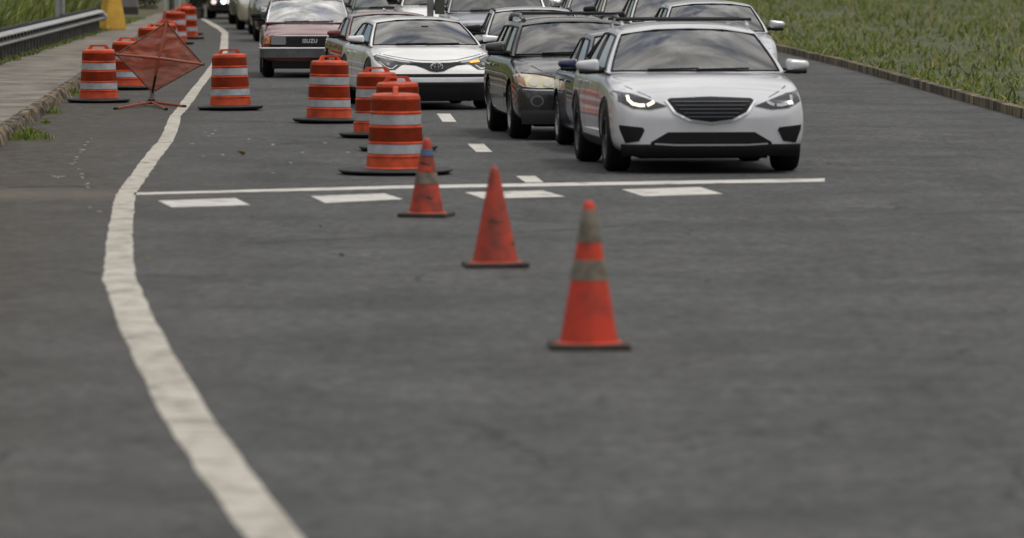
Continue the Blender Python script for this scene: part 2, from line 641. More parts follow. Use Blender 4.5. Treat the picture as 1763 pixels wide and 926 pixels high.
# grass as blades
def grass_mats():
    r = []
    for k, c in enumerate([(0.120, 0.165, 0.030), (0.190, 0.225, 0.052), (0.070, 0.092, 0.022), (0.27, 0.235, 0.11)]):
        m = bpy.data.materials.new('grass_blade')
        m.use_nodes = True
        t = m.node_tree
        p = t.nodes['Principled BSDF']
        p.inputs['Base Color'].default_value = (*c, 1)
        p.inputs['Roughness'].default_value = 0.6
        tl = t.nodes.new('ShaderNodeBsdfTranslucent')
        tl.inputs['Color'].default_value = (c[0] * 1.3, c[1] * 1.5, c[2], 1)
        mi = t.nodes.new('ShaderNodeMixShader')
        mi.inputs[0].default_value = 0.3
        t.links.new(p.outputs[0], mi.inputs[1])
        t.links.new(tl.outputs[0], mi.inputs[2])
        t.links.new(mi.outputs[0], t.nodes['Material Output'].inputs['Surface'])
        r.append(m)
    return r


GM = grass_mats()


def blades(name, spots, hmin, hmax, wid, lean=0.5, mw=(3, 2, 3, 1)):
    verts, faces, mi = [], [], []
    for p in spots:
        x, y, z = p[:3]
        h = random.uniform(hmin, hmax) * (p[3] if len(p) > 3 else 1)
        a = random.uniform(0, 2 * math.pi)
        ln = random.uniform(0.1, lean) * h
        dx, dy = math.cos(a) * ln, math.sin(a) * ln
        b = random.uniform(0, math.pi)
        wx, wy = math.cos(b) * wid * 0.5, math.sin(b) * wid * 0.5
        k = len(verts)
        verts += [(x - wx, y - wy, z), (x + wx, y + wy, z),
                  (x + dx * 0.35 + wx * 0.8, y + dy * 0.35 + wy * 0.8, z + h * 0.6), (x + dx * 0.35 - wx * 0.8, y + dy * 0.35 - wy * 0.8, z + h * 0.6),
                  (x + dx, y + dy, z + h)]
        faces += [(k, k + 1, k + 2, k + 3), (k + 3, k + 2, k + 4)]
        q = random.choices(range(4), mw)[0]
        mi += [q, q]
    me = bpy.data.meshes.new(name)
    me.from_pydata(verts, [], faces)
    for m in GM:
        me.materials.append(m)
    me.polygons.foreach_set('material_index', mi)
    return link_mesh(name, me)


sp = []
for _ in range(26000):
    y = random.uniform(98, 200)
    d = 1.5 + random.random() ** 1.3 * 11
    x = GXE(y) - d
    if noise.noise(Vector((x * 0.5, y * 0.2, 3))) < -0.28:
        continue
    sp.append((x, y, bank_h(x, y) - 0.03))
o = blades('tall_grass', sp, 0.35, 1.25, 0.05, 1.1, (3, 4, 3, 2))
o['kind'] = 'stuff'
sp = []
for _ in range(14000):
    y = random.uniform(90, 165)
    edge = 0.35 * noise.noise(Vector((y * 0.35, 5, 0)))
    d = random.uniform(-0.15 + edge * 0.6, 1.7)
    x = GXE(y) - d
    sp.append((x, y, max(0.14, bank_h(x, y) - 0.02)))
o = blades('verge_grass', sp, 0.02, 0.095, 0.03, 0.9, (3, 2, 4, 2))
o['kind'] = 'stuff'
sp = []
for _ in range(48000):
    y = random.uniform(40, 240)
    x = RR(y) + 3.05 + random.random() ** 1.6 * 26
    nn = noise.noise(Vector((x * 0.45, y * 0.22, 9))) + 0.5 * noise.noise(Vector((x * 1.6, y * 0.8, 2)))
    if nn < -0.25:
        continue
    sp.append((x, y, -0.04, max(0.2, 0.55 + 1.1 * nn)))
o = blades('right_grass', sp, 0.05, 0.36, 0.045, 1.5, (3, 3, 4, 3))
o['kind'] = 'stuff'


def tuft(px, py, rad, h, n, label):
    c = G(px, py)
    sp = []
    for _ in range(n):
        a, r = random.uniform(0, 6.28), min(1.0, abs(random.gauss(0, 0.5))) * rad
        sp.append((r * math.cos(a), r * math.sin(a) * 1.6, 0, max(0.15, 1.1 - 0.75 * r / rad)))
    o = blades('grass_tuft', sp, h * 0.4, h, 0.030, 0.9, (3, 4, 2, 1))
    bm = bmesh.new(); bm.from_mesh(o.data)          # the mat of roots and soil the blades grow from
    ct = bm.verts.new((0, 0, 0.025))
    rim_ = [bm.verts.new((rad * 1.12 * math.cos(a_) * random.uniform(0.85, 1.1), rad * 1.75 * math.sin(a_) * random.uniform(0.85, 1.1), 0.002)) for a_ in [k_ * math.pi / 8 for k_ in range(16)]]
    for k_ in range(16):
        bm.faces.new((ct, rim_[k_], rim_[(k_ + 1) % 16])).material_index = 2
    bm.to_mesh(o.data); bm.free()
    o.location = c
    tag(o, label, 'grass tuft', 'weeds growing along the kerb')


tuft(50, 240, 0.30, 0.17, 420, 'largest bright green grass tuft at the foot of the kerb, nearest the camera')
tuft(92, 196, 0.16, 0.11, 150, 'low sparse grass tuft by the kerb, beyond the big bright tuft')
tuft(78, 214, 0.10, 0.09, 60, 'tiny grass tuft hugging the kerb just past the big bright one')
tuft(128, 164, 0.13, 0.13, 110, 'dark weed at the kerb next to the leftmost traffic drum')

# ------------------------------------------------------------------ road markings (paint sheets just above the asphalt)
edge = [(1000, 470, 575), (926, 425, 525), (820, 348, 440), (720, 282, 366), (620, 232, 306), (560, 205, 272), (530, 195, 257), (506, 187, 247), (480, 177, 234), (450, 180, 230), (420, 183, 229), (390, 187, 227.5), (370, 192, 230), (350, 195, 232),
        (335, 200, 234), (320, 210, 243), (300, 226, 257), (280, 241, 270), (260, 256, 285), (245, 271, 297), (225, 282.5, 306), (208, 288, 310),
        (200, 292.5, 311), (190, 302, 321), (175, 312.5, 332), (150, 332.5, 349), (128, 351, 366), (110, 364, 382), (90, 378, 392), (70, 380, 393),
        (57, 382, 393), (50, 373, 385), (40, 356, 367), (33, 345, 352)]
bm = bmesh.new()
prev = None
for i, (py, l, r) in enumerate(edge):
    sub = 6
    nxt = edge[min(i + 1, len(edge) - 1)]
    for k in range(sub if i < len(edge) - 1 else 1):
        t = k / sub
        a, b = G(lerp(l, nxt[1], t), lerp(py, nxt[0], t), 0.004), G(lerp(r, nxt[2], t), lerp(py, nxt[0], t), 0.004)
        j = 0.008
        row = (bm.verts.new(a + Vector((random.uniform(-j, j), 0, 0))), bm.verts.new(b + Vector((random.uniform(-j, j), 0, 0))))
        if prev:
            bm.faces.new((prev[0], prev[1], row[1], row[0]))
        prev = row
bmesh.ops.recalc_face_normals(bm, faces=bm.faces)
struct(obj('edge_line', bm, M_line2))


def mark(name, quad, m=M_line, z=0.004, n=14):
    """quad TL TR BR BL in pixels, laid on the road with slightly ragged edges"""
    q = [G(px, py, z) for px, py in quad]
    bm = bmesh.new()
    rows = []
    for k in range(n + 1):
        t = k / n
        a, b = q[0].lerp(q[1], t), q[3].lerp(q[2], t)
        row = []
        for s in (0, 0.5, 1):
            p = a.lerp(b, s)
            j = 0.010 if s != 0.5 else 0
            row.append(bm.verts.new(p + Vector((0, random.uniform(-j, j) * 2, 0))))
        rows.append(row)
    for a, b in zip(rows, rows[1:]):
        for k in (0, 1):
            bm.faces.new((a[k], b[k], b[k + 1], a[k + 1]))
    for f in bm.faces:
        if f.normal.z < 0:
            f.normal_flip()
    return struct(obj(name, bm, m))


mark('stop_line', [(231, 332), (690, 319.5), (690, 324.8), (231, 335.5)], n=40)
mark('stop_line', [(690.5, 319.5), (1420, 307), (1420, 313), (690.5, 324.8)], n=40)
mark('guide_dash', [(272, 345.5), (405, 341), (431, 353), (296, 357)])
mark('guide_dash', [(535, 337.5), (662, 333), (694, 343), (560, 349.5)])
mark('guide_dash', [(800, 331), (935, 328), (973, 338.5), (832, 342)])
mark('guide_dash', [(1070, 326), (1205, 322), (1245, 334), (1107, 338)])
mark('lane_dash', [(752, 196), (775, 196), (786, 210), (762, 210)])
mark('lane_dash', [(805, 248), (833, 248), (848, 262), (820, 262)])
mark('lane_dash', [(888, 303), (922, 303), (936, 314), (905, 314)])
mark('lane_dash', [(726, 158), (745, 158), (752, 168), (732, 168)])

bm = bmesh.new()
for px, py in ((156, 238), (152, 245), (147, 250), (141, 258), (138, 262), (133, 270), (131, 274), (128, 279), (124, 283), (135, 291), (141, 300), (143, 306), (150, 316), (152, 322), (92, 304), (100, 305), (108, 304), (154, 356), (172, 364),
               (352, 228), (365, 230), (358, 234), (372, 225), (470, 249), (385, 266), (350, 268), (330, 247), (520, 262), (430, 240), (600, 262), (500, 280), (470, 298), (560, 247)):
    for _ in range(3):
        c = G(px + random.uniform(-2.5, 2.5), py + random.uniform(-1, 1), 0.003)
        r = random.uniform(0.008, 0.026)
        bm.faces.new([bm.verts.new(c + Vector((r * math.cos(a) * random.uniform(0.6, 1.2), 1.6 * r * math.sin(a), 0))) for a in [k * math.pi / 4 for k in range(8)]])
struct(obj('paint_drips', bm, M_line))

def seam(pts, wd):
    P = [G(px, py, 0.0035) for px, py in pts]
    bm = bmesh.new(); prev = None
    for a, b in zip(P, P[1:]):
        n = max(2, int((b - a).length / 0.12))
        for k in range(n):
            p = a.lerp(b, k / n)
            q = p + Vector((0, 0.10 * noise.noise(Vector((p.x * 2.3, p.y, 4))), 0))
            hw = wd * (0.35 + 0.9 * abs(noise.noise(Vector((p.x * 5, p.y * 5, 1)))))
            row = (bm.verts.new(q + Vector((0, -hw, 0))), bm.verts.new(q + Vector((0, hw, 0))))
            if prev:
                bm.faces.new((prev[0], row[0], row[1], prev[1]))
            prev = row
    for f in bm.faces:
        if f.normal.z < 0:
            f.normal_flip()
    return struct(obj('road_seam', bm, mat('old_tar', (0.032, 0.032, 0.032), 0.7)))


seam([(300, 103), (440, 103)], 0.130)
seam([(12, 322), (120, 320), (182, 322)], 0.130)
seam([(482, 247), (548, 245)], 0.091)
seam([(250, 472), (330, 476), (420, 472)], 0.052)
seam([(430, 418), (560, 412), (700, 404)], 0.052)
seam([(880, 400), (1010, 392), (1180, 380)], 0.039)
seam([(60, 205), (110, 203)], 0.078)
seam([(232, 166), (262, 168)], 0.078)

# ------------------------------------------------------------------ guard rail, posts, barrier on the left
def rail_line(y):                            # x of the rail, from two measured points
    p0, p1 = G(0, 106, 0.15), G(174, 54, 0.15)
    t = (y - p0.y) / (p1.y - p0.y)
    return lerp(p0.x, p1.x, t)


YA, YB = 84.0, G(174, 54, 0.15).y
gr = thing('guard_rail', 'grey steel W-beam guard rail on close dark posts beside the sidewalk', 'guard rail', (rail_line(YA), YA, 0.15))
base = Vector(gr.location)
prof = [(0.00, 0.17), (0.10, 0.225), (0.10, 0.255), (-0.06, 0.30), (-0.06, 0.37), (0.10, 0.42), (0.10, 0.45), (0.0, 0.50), (-0.06, 0.505),
        (-0.06, 0.49), (-0.015, 0.485), (0.08, 0.44), (0.08, 0.43), (-0.08, 0.38), (-0.08, 0.29), (0.08, 0.245), (0.08, 0.235), (-0.02, 0.17)]
# beams lap every 3.8 m; each beam is a mesh part
yb = YA
while yb < YB - 1:
    ye = min(yb + 3.81, YB)
    bm = bmesh.new()
    rr = []
    for yy in (yb, ye - 0.015):
        x0 = rail_line(yy)
        rr.append([bm.verts.new((x0 + px_ - base.x, yy - base.y, 0.27 + (pz - 0.17) * 0.76)) for px_, pz in prof])
    n = len(prof)
    for i in range(n):
        j = (i + 1) % n
        bm.faces.new((rr[0][i], rr[0][j], rr[1][j], rr[1][i]))
    bm.faces.new(rr[0]); bm.faces.new(rr[1])
    bmesh.ops.recalc_face_normals(bm, faces=bm.faces)
    obj('rail_beam', bm, M_galv, gr)
    yb = ye
bm = bmesh.new()
box(bm, (0, 0, 0.22), (0.12, 0.11, 0.50), bevel=0.01)
pm = bpy.data.meshes.new('post'); bm.to_mesh(pm); bm.free(); pm.materials.append(M_post)
yy = YA + 0.3
while yy < YB:
    p = bpy.data.objects.new('post', pm); COL.objects.link(p); p.parent = gr
    p.location = (rail_line(yy) - 0.075 - base.x, yy - base.y, random.uniform(-0.02, 0.01))
    yy += 0.95
yb = YA
bm = bmesh.new()
while yb < YB - 0.2:
    ye = min(yb + 3.81, YB - 0.1)
    rr = [[bm.verts.new((rail_line(yy) - base.x + dx, yy - base.y, z)) for dx, z in ((-0.16, 0.40), (-0.09, 0.40), (-0.09, 0.585 + jj), (-0.16, 0.585 + jj))] for yy, jj in ((yb, random.uniform(-0.02, 0.03)), (ye, random.uniform(-0.02, 0.03)))]
    for i in range(4):
        j = (i + 1) % 4
        bm.faces.new((rr[0][i], rr[0][j], rr[1][j], rr[1][i]))
    bm.faces.new(rr[0]); bm.faces.new(rr[1])
    yb = ye + 0.0
bmesh.ops.recalc_face_normals(bm, faces=bm.faces)
obj('backing_board', bm, mat('dark_timber', (0.03, 0.031, 0.03), 0.9), gr)
bm = bmesh.new()     # bull-nose end
c = Vector((rail_line(YB) - base.x, YB - base.y, 0.35))
tube(bm, [c + Vector((0.02, 0, 0)), c + Vector((0.05, 0.25, 0)), c + Vector((0.0, 0.42, 0)), c + Vector((-0.14, 0.36, 0)), c + Vector((-0.14, 0.1, 0))], [0.10] * 5, 10)
obj('end_nose', bm, M_galv, gr, smooth=40)

sp_ = GD(104, 134)
lp = thing('steel_post', 'tall pale grey steel post standing in the grass behind the guard rail', 'post', (sp_.x, 134, bank_h(sp_.x, 134) - 0.1))
bm = bmesh.new(); box(bm, (0, 0, 2.6), (0.21, 0.16, 5.2), bevel=0.02); obj('shaft', bm, M_galv, lp)
bm = bmesh.new(); box(bm, (0.03, -0.09, 2.6), (0.05, 0.02, 5.1)); obj('channel', bm, M_galvd, lp)
bm = bmesh.new(); box(bm, (0, 0, 0.06), (0.4, 0.4, 0.14), bevel=0.01); obj('base_plate', bm, M_galvd, lp)

yp = G(193, 52, 0.15)
bm = bmesh.new()
s_ = (yp.y * 0 + 10000 / yp.y)
v0 = [(-0.29, -0.3, 0), (0.29, -0.3, 0), (0.29, 0.4, 0), (-0.29, 0.4, 0)]
vb = [bm.verts.new(v) for v in v0]
vt = [bm.verts.new((x * 0.42 - 0.03, y * 0.6, 1.25)) for x, y, z in v0]
bm.faces.new(vb); bm.faces.new(vt)
for i in range(4):
    bm.faces.new((vb[i], vb[(i + 1) % 4], vt[(i + 1) % 4], vt[i]))
bmesh.ops.recalc_face_normals(bm, faces=bm.faces)
bmesh.ops.bevel(bm, geom=list(bm.edges), offset=0.03, segments=2, affect='EDGES')
o = obj('concrete_barrier', bm, M_yel, smooth=40)
o.location = yp + Vector((0, 0.3, -0.01))
o.rotation_euler = (0, 0, R(18))
tag(o, 'yellow painted tapered concrete block at the far end of the guard rail', 'barrier')

# far end of the sidewalk: low wall, planters, thin posts
M_wall = mat('grey_wall', (0.23, 0.22, 0.22), 0.9, var=0.15, vscale=1)
M_wallb = mat('dark_wall_base', (0.055, 0.05, 0.048), 0.9)
M_plant = mat('tan_planter', (0.22, 0.185, 0.135), 0.85, var=0.2, vscale=3)
M_shrub = mat('dark_shrub', (0.03, 0.034, 0.026), 0.8, var=0.4, vscale=4)
pw = G(207, 27, 0.15)
wl = thing('boundary_wall', 'low plain grey wall with dark footing past the yellow block', 'wall', pw)
bm = bmesh.new(); box(bm, (-0.25, 0.2, 0.9), (1.5, 0.3, 1.5), bevel=0.02); obj('wall_panel', bm, M_wall, wl)
bm = bmesh.new(); box(bm, (-0.25, 0.2, 0.12), (1.54, 0.34, 0.25)); obj('footing', bm, M_wallb, wl)
for px, py, wd, lab in ((256, 26, 0.62, 'tan planter with dark shrub at the far end of the sidewalk, beside the grey wall'),
                        (338, 31, 0.5, 'tan planter with dark shrub standing where the far edge line begins')):
    c = G(px, py, 0.0)
    pl = thing('planter', lab, 'planter', c, 0, 'planters at the far end of the sidewalk')
    bm = bmesh.new()
    lathe(bm, [(wd * 0.40, 0), (wd * 0.46, 0.02), (wd * 0.5, 0.26), (wd * 0.52, 0.28), (wd * 0.47, 0.28)], 24)
    obj('pot', bm, M_plant, pl, smooth=40)
    vv, ff = [], []
    for _ in range(900):
        d = Vector((random.gauss(0, 1), random.gauss(0, 1), random.gauss(0, 1))).normalized() * random.random() ** 0.4
        p = Vector((d.x * wd * 0.75, d.y * wd * 0.75, 0.75 + d.z * 0.55))
        a = Vector((random.gauss(0, 1), random.gauss(0, 1), random.gauss(0, 1))).normalized() * 0.05
        b = a.cross(Vector((random.gauss(0, 1), random.gauss(0, 1), random.gauss(0, 1)))).normalized() * 0.03
        k = len(vv)
        vv += [p - a, p + b, p + a, p - b]
        ff.append((k, k + 1, k + 2, k + 3))
    me = bpy.data.meshes.new('foliage'); me.from_pydata(vv, [], ff)
    link_mesh('foliage', me, M_shrub, pl)
for px, py, rgb, hh, r_, lab in ((284, 27, (0.42, 0.45, 0.50), 1.5, 0.05, 'thin pale post at the far sidewalk end, above the second nearest hidden drums'),
                            (296, 27, (0.05, 0.055, 0.06), 1.6, 0.09, 'dark thick post at the far sidewalk end between two pale posts'),
                            (308, 25, (0.33, 0.40, 0.47), 1.6, 0.05, 'thin pale blue post behind the farthest traffic drum')):
    c = G(px, py)
    t_ = thing('roadside_post', lab, 'post', c, 0, 'thin posts at the far sidewalk end')
    bm = bmesh.new(); lathe(bm, [(r_, 0), (r_, hh), (r_ * 0.8, hh + 0.03), (0.001, hh + 0.04)], 14)
    obj('shaft', bm, mat('post_paint_%d' % px, rgb, 0.5), t_, smooth=40)
    bm = bmesh.new(); lathe(bm, [(r_ * 2, 0), (r_ * 2, 0.03), (r_ * 1.1, 0.04)], 14)
    obj('foot', bm, M_galvd, t_, smooth=40)

# ------------------------------------------------------------------ traffic drums
def make_drum():
    root = thing('traffic_drum', '', 'traffic drum')
    prof = [(0.0, 0.05), (0.300, 0.05), (0.300, 0.066), (0.287, 0.076)]
    for z0, r0, z1, r1 in ((0.076, 0.287, 0.176, 0.279), (0.190, 0.274, 0.306, 0.268), (0.320, 0.263, 0.458, 0.256), (0.472, 0.252, 0.600, 0.247)):
        prof += [(r0, z0), (r1, z1 - 0.004), (r1 + 0.007, z1), (r1 + 0.007, z1 + 0.008), (r1 - 0.002, z1 + 0.013)]
    prof += [(0.244, 0.616), (0.240, 0.735), (0.234, 0.766), (0.216, 0.782), (0.12, 0.790), (0.0, 0.792)]
    bm = bmesh.new()
    lathe(bm, prof, 56, cap=False)
    bmesh.ops.remove_doubles(bm, verts=bm.verts, dist=1e-5)
    obj('barrel', bm, M_ora, root, smooth=35)

    def rad(zz):
        for (r0, z0), (r1, z1) in zip(prof[3:], prof[4:]):
            if z0 <= zz <= z1 and z1 - z0 > 0.02:
                return lerp(r0, r1, (zz - z0) / max(1e-6, z1 - z0))
        return 0.25

    def band(z0, z1, m, name):
        bm = bmesh.new()
        ro = 0.0025
        lathe(bm, [(rad(z0) - 0.004, z0), (rad(z0) + ro, z0 + 0.001), (rad((z0 + z1) / 2) + ro, (z0 + z1) / 2), (rad(z1) + ro, z1 - 0.001), (rad(z1) - 0.004, z1)], 56, cap=False)
        obj(name, bm, m, root, smooth=50)
    band(0.206, 0.298, M_ret, 'white_band')
    band(0.326, 0.452, M_oraref, 'orange_band')
    band(0.488, 0.584, M_ret, 'white_band')
    band(0.622, 0.733, M_oraref, 'orange_band')
    # handle: flat trapezoid loop
    bm = bmesh.new()
    pts = [(-0.165, 0.782), (-0.120, 0.850), (0.120, 0.850), (0.165, 0.782), (0.105, 0.782), (0.085, 0.826), (-0.085, 0.826), (-0.105, 0.782)]
    fr = [bm.verts.new((x, -0.025, z_)) for x, z_ in pts]
    bk = [bm.verts.new((x, 0.025, z_)) for x, z_ in pts]
    for q in ((0, 1, 6, 7), (1, 2, 5, 6), (2, 3, 4, 5)):
        bm.faces.new([fr[i] for i in q]); bm.faces.new([bk[i] for i in reversed(q)])
    for i in range(8):
        j = (i + 1) % 8
        if (i, j) in ((7, 0), (3, 4)):
            pass
        bm.faces.new((fr[i], bk[i], bk[j], fr[j]))
    bmesh.ops.recalc_face_normals(bm, faces=bm.faces)
    bmesh.ops.bevel(bm, geom=list(bm.edges), offset=0.006, segments=2, affect='EDGES')
    obj('handle', bm, M_ora, root, smooth=40)
    # rubber ring foot cut from a tyre, its lip slightly turned up
    bm = bmesh.new()
    lathe(bm, [(0.25, 0.004), (0.36, 0.0), (0.44, 0.012), (0.475, 0.045), (0.468, 0.058), (0.43, 0.046), (0.36, 0.062), (0.30, 0.075), (0.25, 0.07)], 56, cap=False)
    for v in bm.verts:
        a = math.atan2(v.co.y, v.co.x)
        f = 1 + 0.03 * math.sin(2 * a + 1) + 0.015 * math.sin(5 * a)
        v.co.x *= f; v.co.y *= f
    obj('rubber_base', bm, M_rub, root, smooth=45)
    return root


DG = 'orange and white traffic drums along the lane'
drums = [
    (681, 300, 90, 1.08, 1.02, 'largest, nearest orange drum with two white bands, behind the cone with blue tape'),
    (685, 260, 8, 1.02, 1.0, 'mostly hidden drum directly behind the largest drum, its wide handle showing above it'),
    (649, 237, 12, 1.03, 1.0, 'half hidden drum at the back of the right cluster, handle against the white car door'),
    (566, 212, 38, 1.06, 1.0, 'orange drum standing alone on the road between red pickup and white car'),
    (397, 190, 4, 1.03, 1.0, 'orange drum on the white edge line, right of the fabric sign, flared black foot'),
    (170, 177, 10, 1.02, 1.0, 'leftmost orange drum, beside the kerb, with black rubber foot'),
    (218, 155, 20, 1.0, 1.0, 'drum half hidden by the left corner of the fabric sign, open handle on top'),
    (261, 119, 80, 1.0, 1.0, 'drum whose left top half rises above the upper left edge of the sign'),
    (285, 99, 30, 0.88, 1.0, 'drum just behind the top tip of the fabric sign'),
    (288, 91, 10, 0.85, 1.0, 'drum one step behind the one at the sign tip, only its lid showing'),
    (302, 77, 50, 0.95, 1.0, 'drum with its right half visible past the upper right edge of the sign'),
    (321, 68, 0, 0.98, 1.0, 'drum standing clear at the far end of the left row, two white bands visible'),
    (321, 61, 0, 0.92, 1.0, 'farthest drum of the left row, its lid above the one in front'),
]
d0 = make_drum()
first = True
for px, py, rz, sc, wide, lab in drums:
    d = d0 if first else copy_tree(d0)
    d.location = G(px, py)
    d.rotation_euler = (R(random.uniform(-0.9, 0.9)), R(random.uniform(-1.3, 1.3)), R(rz))
    d.scale = (sc, sc, sc)
    d['label'] = lab
    d['group'] = DG
    for ch in d.children:
        if ch.name.startswith('rubber_base'):
            ch.rotation_euler = (0, 0, R(random.uniform(0, 360)))
            if first:
                ch.scale = (1.16, 1.16, 0.9)
            elif py > 200:
                ch.scale = (0.98, 0.98, 1.0)
            else:
                ch.scale = (1, 1, 1)
    first = False

# ------------------------------------------------------------------ cones
def dirty(name, rgb, dirt, vs_, lo=0.36, hi=0.6):
    m = mat(name, rgb, 0.6, var=0.3, vscale=vs_)
    r = [n for n in m.node_tree.nodes if n.type == 'VALTORGB'][0]
    r.color_ramp.elements[0].color = (*dirt, 1)
    r.color_ramp.elements[0].position = lo
    r.color_ramp.elements[1].position = hi
    r.color_ramp.elements[1].color = (*rgb, 1)
    return m


M_cone = dirty('faded_cone_plastic', (0.43, 0.042, 0.017), (0.17, 0.030, 0.018), 6, 0.34, 0.58)
M_coneb = dirty('bright_cone_plastic', (0.53, 0.036, 0.010), (0.26, 0.030, 0.014), 6, 0.30, 0.52)
M_coll = dirty('grimy_collar', (0.20, 0.175, 0.135), (0.10, 0.085, 0.06), 9)
M_blue = mat('blue_tape', (0.06, 0.12, 0.22), 0.5)
M_conebase = mat('dirty_cone_foot', (0.055, 0.042, 0.033), 0.8, var=0.4, vscale=8)


def cone(px, py, h, r0, r1, lab, m, collars, tilt=(0, 0), blue=None, scuffs=0):
    root = thing('traffic_cone', lab, 'traffic cone', G(px, py), random.uniform(-0.2, 0.2), 'traffic cones leading to the drums')
    root.rotation_euler = (R(tilt[0]), R(tilt[1]), root.rotation_euler.z)
    bm = bmesh.new()
    f = lambda z_: lerp(r0, r1, (z_ - 0.04) / (h - 0.04))
    zs = [0.04 + (h - 0.07) * k / 14 for k in range(15)]
    lathe(bm, [(r0 + 0.035, 0.032), (r0 + 0.02, 0.045)] + [(f(z_), z_ + 0.004) for z_ in zs] + [(r1 * 0.85, h - 0.006), (r1 * 0.5, h), (0.0, h + 0.001)], 40, cap=False)
    bmesh.ops.remove_doubles(bm, verts=bm.verts, dist=1e-5)
    obj('cone_body', bm, m, root, smooth=50)
    for z0, z1 in collars:
        bm = bmesh.new()
        lathe(bm, [(f(z0) - 0.004, z0), (f(z0) + 0.004, z0 + 0.001), (f(z1) + 0.004, z1 - 0.001), (f(z1) - 0.004, z1)], 40, cap=False)
        obj('collar', bm, M_coll, root, smooth=50)
    if blue:
        bm = bmesh.new()
        z0, z1 = blue
        lathe(bm, [(f(z0) - 0.003, z0), (f(z0) + 0.006, z0 + 0.001), (f(z1) + 0.006, z1 - 0.001), (f(z1) - 0.003, z1)], 40, cap=False)
        obj('tape_wrap', bm, M_blue, root, smooth=50)
    for k in range(scuffs):
        bm = bmesh.new()
        zz, a = random.uniform(0.15, h * 0.7), random.uniform(-2.6, -0.6)
        rr = f(zz) + 0.002
        L_ = random.uniform(0.02, 0.06)
        vs4 = []
        for s in range(6):
            t = s / 5
            aa = a + L_ / rr * t * 2
            zt = zz + 0.01 * math.sin(t * 7)
            wv = 0.010 * math.sin(math.pi * (0.1 + 0.8 * t))
            r_ = f(zt) + 0.002
            vs4.append((bm.verts.new((r_ * math.cos(aa), r_ * math.sin(aa), zt - wv)), bm.verts.new((r_ * math.cos(aa), r_ * math.sin(aa), zt + wv))))
        for p, q in zip(vs4, vs4[1:]):
            bm.faces.new((p[0], q[0], q[1], p[1]))
        obj('scuff', bm, M_conebase, root)
    bm = bmesh.new()
    box(bm, (0, 0, 0.02), (r0 * 2 + 0.13, r0 * 2 + 0.13, 0.034), bevel=0.008)
    obj('cone_foot', bm, M_conebase, root)


cone(734, 373, 0.70, 0.155, 0.030, 'small dirty cone with one grey collar and blue tape, right before the largest drum', M_cone, [(0.295, 0.395)], (0, 0.5), (0.545, 0.60), 6)
cone(853, 459, 0.76, 0.175, 0.026, 'plain faded red cone without collars, standing between the two banded cones', M_cone, [], (0, -0.6), None, 2)
cone(1014, 599, 0.895, 0.178, 0.030, 'nearest and brightest cone with two grey collars', M_coneb, [(0.415, 0.54), (0.645, 0.845)], (0, 0), None, 0)
cone(284, 55, 0.55, 0.13, 0.03, 'tiny far orange cone standing behind the row of drums near the pale post', M_cone, [], (0, 0))

# ------------------------------------------------------------------ folding fabric sign seen from behind
SG = G(261, 183)
sg = thing('roll_up_sign', 'diamond shaped translucent orange fabric road sign on a folding stand, seen from behind', 'road sign', SG)
Zs = SG.y


def SP(px, py, dy=0.0):
    """point of the sign plane (a bit behind the hub), in sign-local coordinates"""
    Y = Zs + dy
    c, s = math.cos(PITCH), math.sin(PITCH)
    dx, dv = (px - W_PX / 2) / F_PX, -(py - H_PX / 2) / F_PX
    d = Vector((dx, c + dv * s, -s + dv * c))
    t = Y / d.y
    return Vector((d.x * t, Y, CAM_H + d.z * t)) - SG


top, lef, rig, bot = SP(287, 39, 0.10), SP(200, 94, -0.12), SP(350, 111, 0.12), SP(262, 160, 0.0)
cen = (top + bot) / 2 * 0.5 + (lef + rig) / 2 * 0.5


def fabric_mat():
    m = bpy.data.materials.new('translucent_orange_fabric')
    m.use_nodes = True
    t = m.node_tree
    t.nodes.clear()
    o = t.nodes.new('ShaderNodeOutputMaterial')
    tcn = t.nodes.new('ShaderNodeTexCoord')
    n = t.nodes.new('ShaderNodeTexNoise')
    n.inputs['Scale'].default_value = 3.5
    n.inputs['Detail'].default_value = 7
    mp = t.nodes.new('ShaderNodeMapping')
    mp.inputs['Scale'].default_value = (1.0, 1, 4.0)
    mp.inputs['Rotation'].default_value = (0, R(-12), 0)
    t.links.new(tcn.outputs['Object'], mp.inputs[0])
    t.links.new(mp.outputs[0], n.inputs['Vector'])
    r = t.nodes.new('ShaderNodeValToRGB')
    r.color_ramp.elements[0].position = 0.36
    r.color_ramp.elements[0].color = (0.36, 0.115, 0.080, 1)
    r.color_ramp.elements[1].position = 0.62
    r.color_ramp.elements[1].color = (0.60, 0.230, 0.165, 1)
    t.links.new(n.outputs['Fac'], r.inputs['Fac'])
    d = t.nodes.new('ShaderNodeBsdfDiffuse')
    tl = t.nodes.new('ShaderNodeBsdfTranslucent')
    tr = t.nodes.new('ShaderNodeBsdfTransparent')
    tr.inputs['Color'].default_value = (0.75, 0.5, 0.45, 1)
    t.links.new(r.outputs['Color'], d.inputs['Color'])
    t.links.new(r.outputs['Color'], tl.inputs['Color'])
    a = t.nodes.new('ShaderNodeMixShader'); a.inputs[0].default_value = 0.5
    b = t.nodes.new('ShaderNodeMixShader'); b.inputs[0].default_value = 0.36
    t.links.new(d.outputs[0], a.inputs[1]); t.links.new(tl.outputs[0], a.inputs[2])
    t.links.new(a.outputs[0], b.inputs[1]); t.links.new(tr.outputs[0], b.inputs[2])
    t.links.new(b.outputs[0], o.inputs['Surface'])
    return m


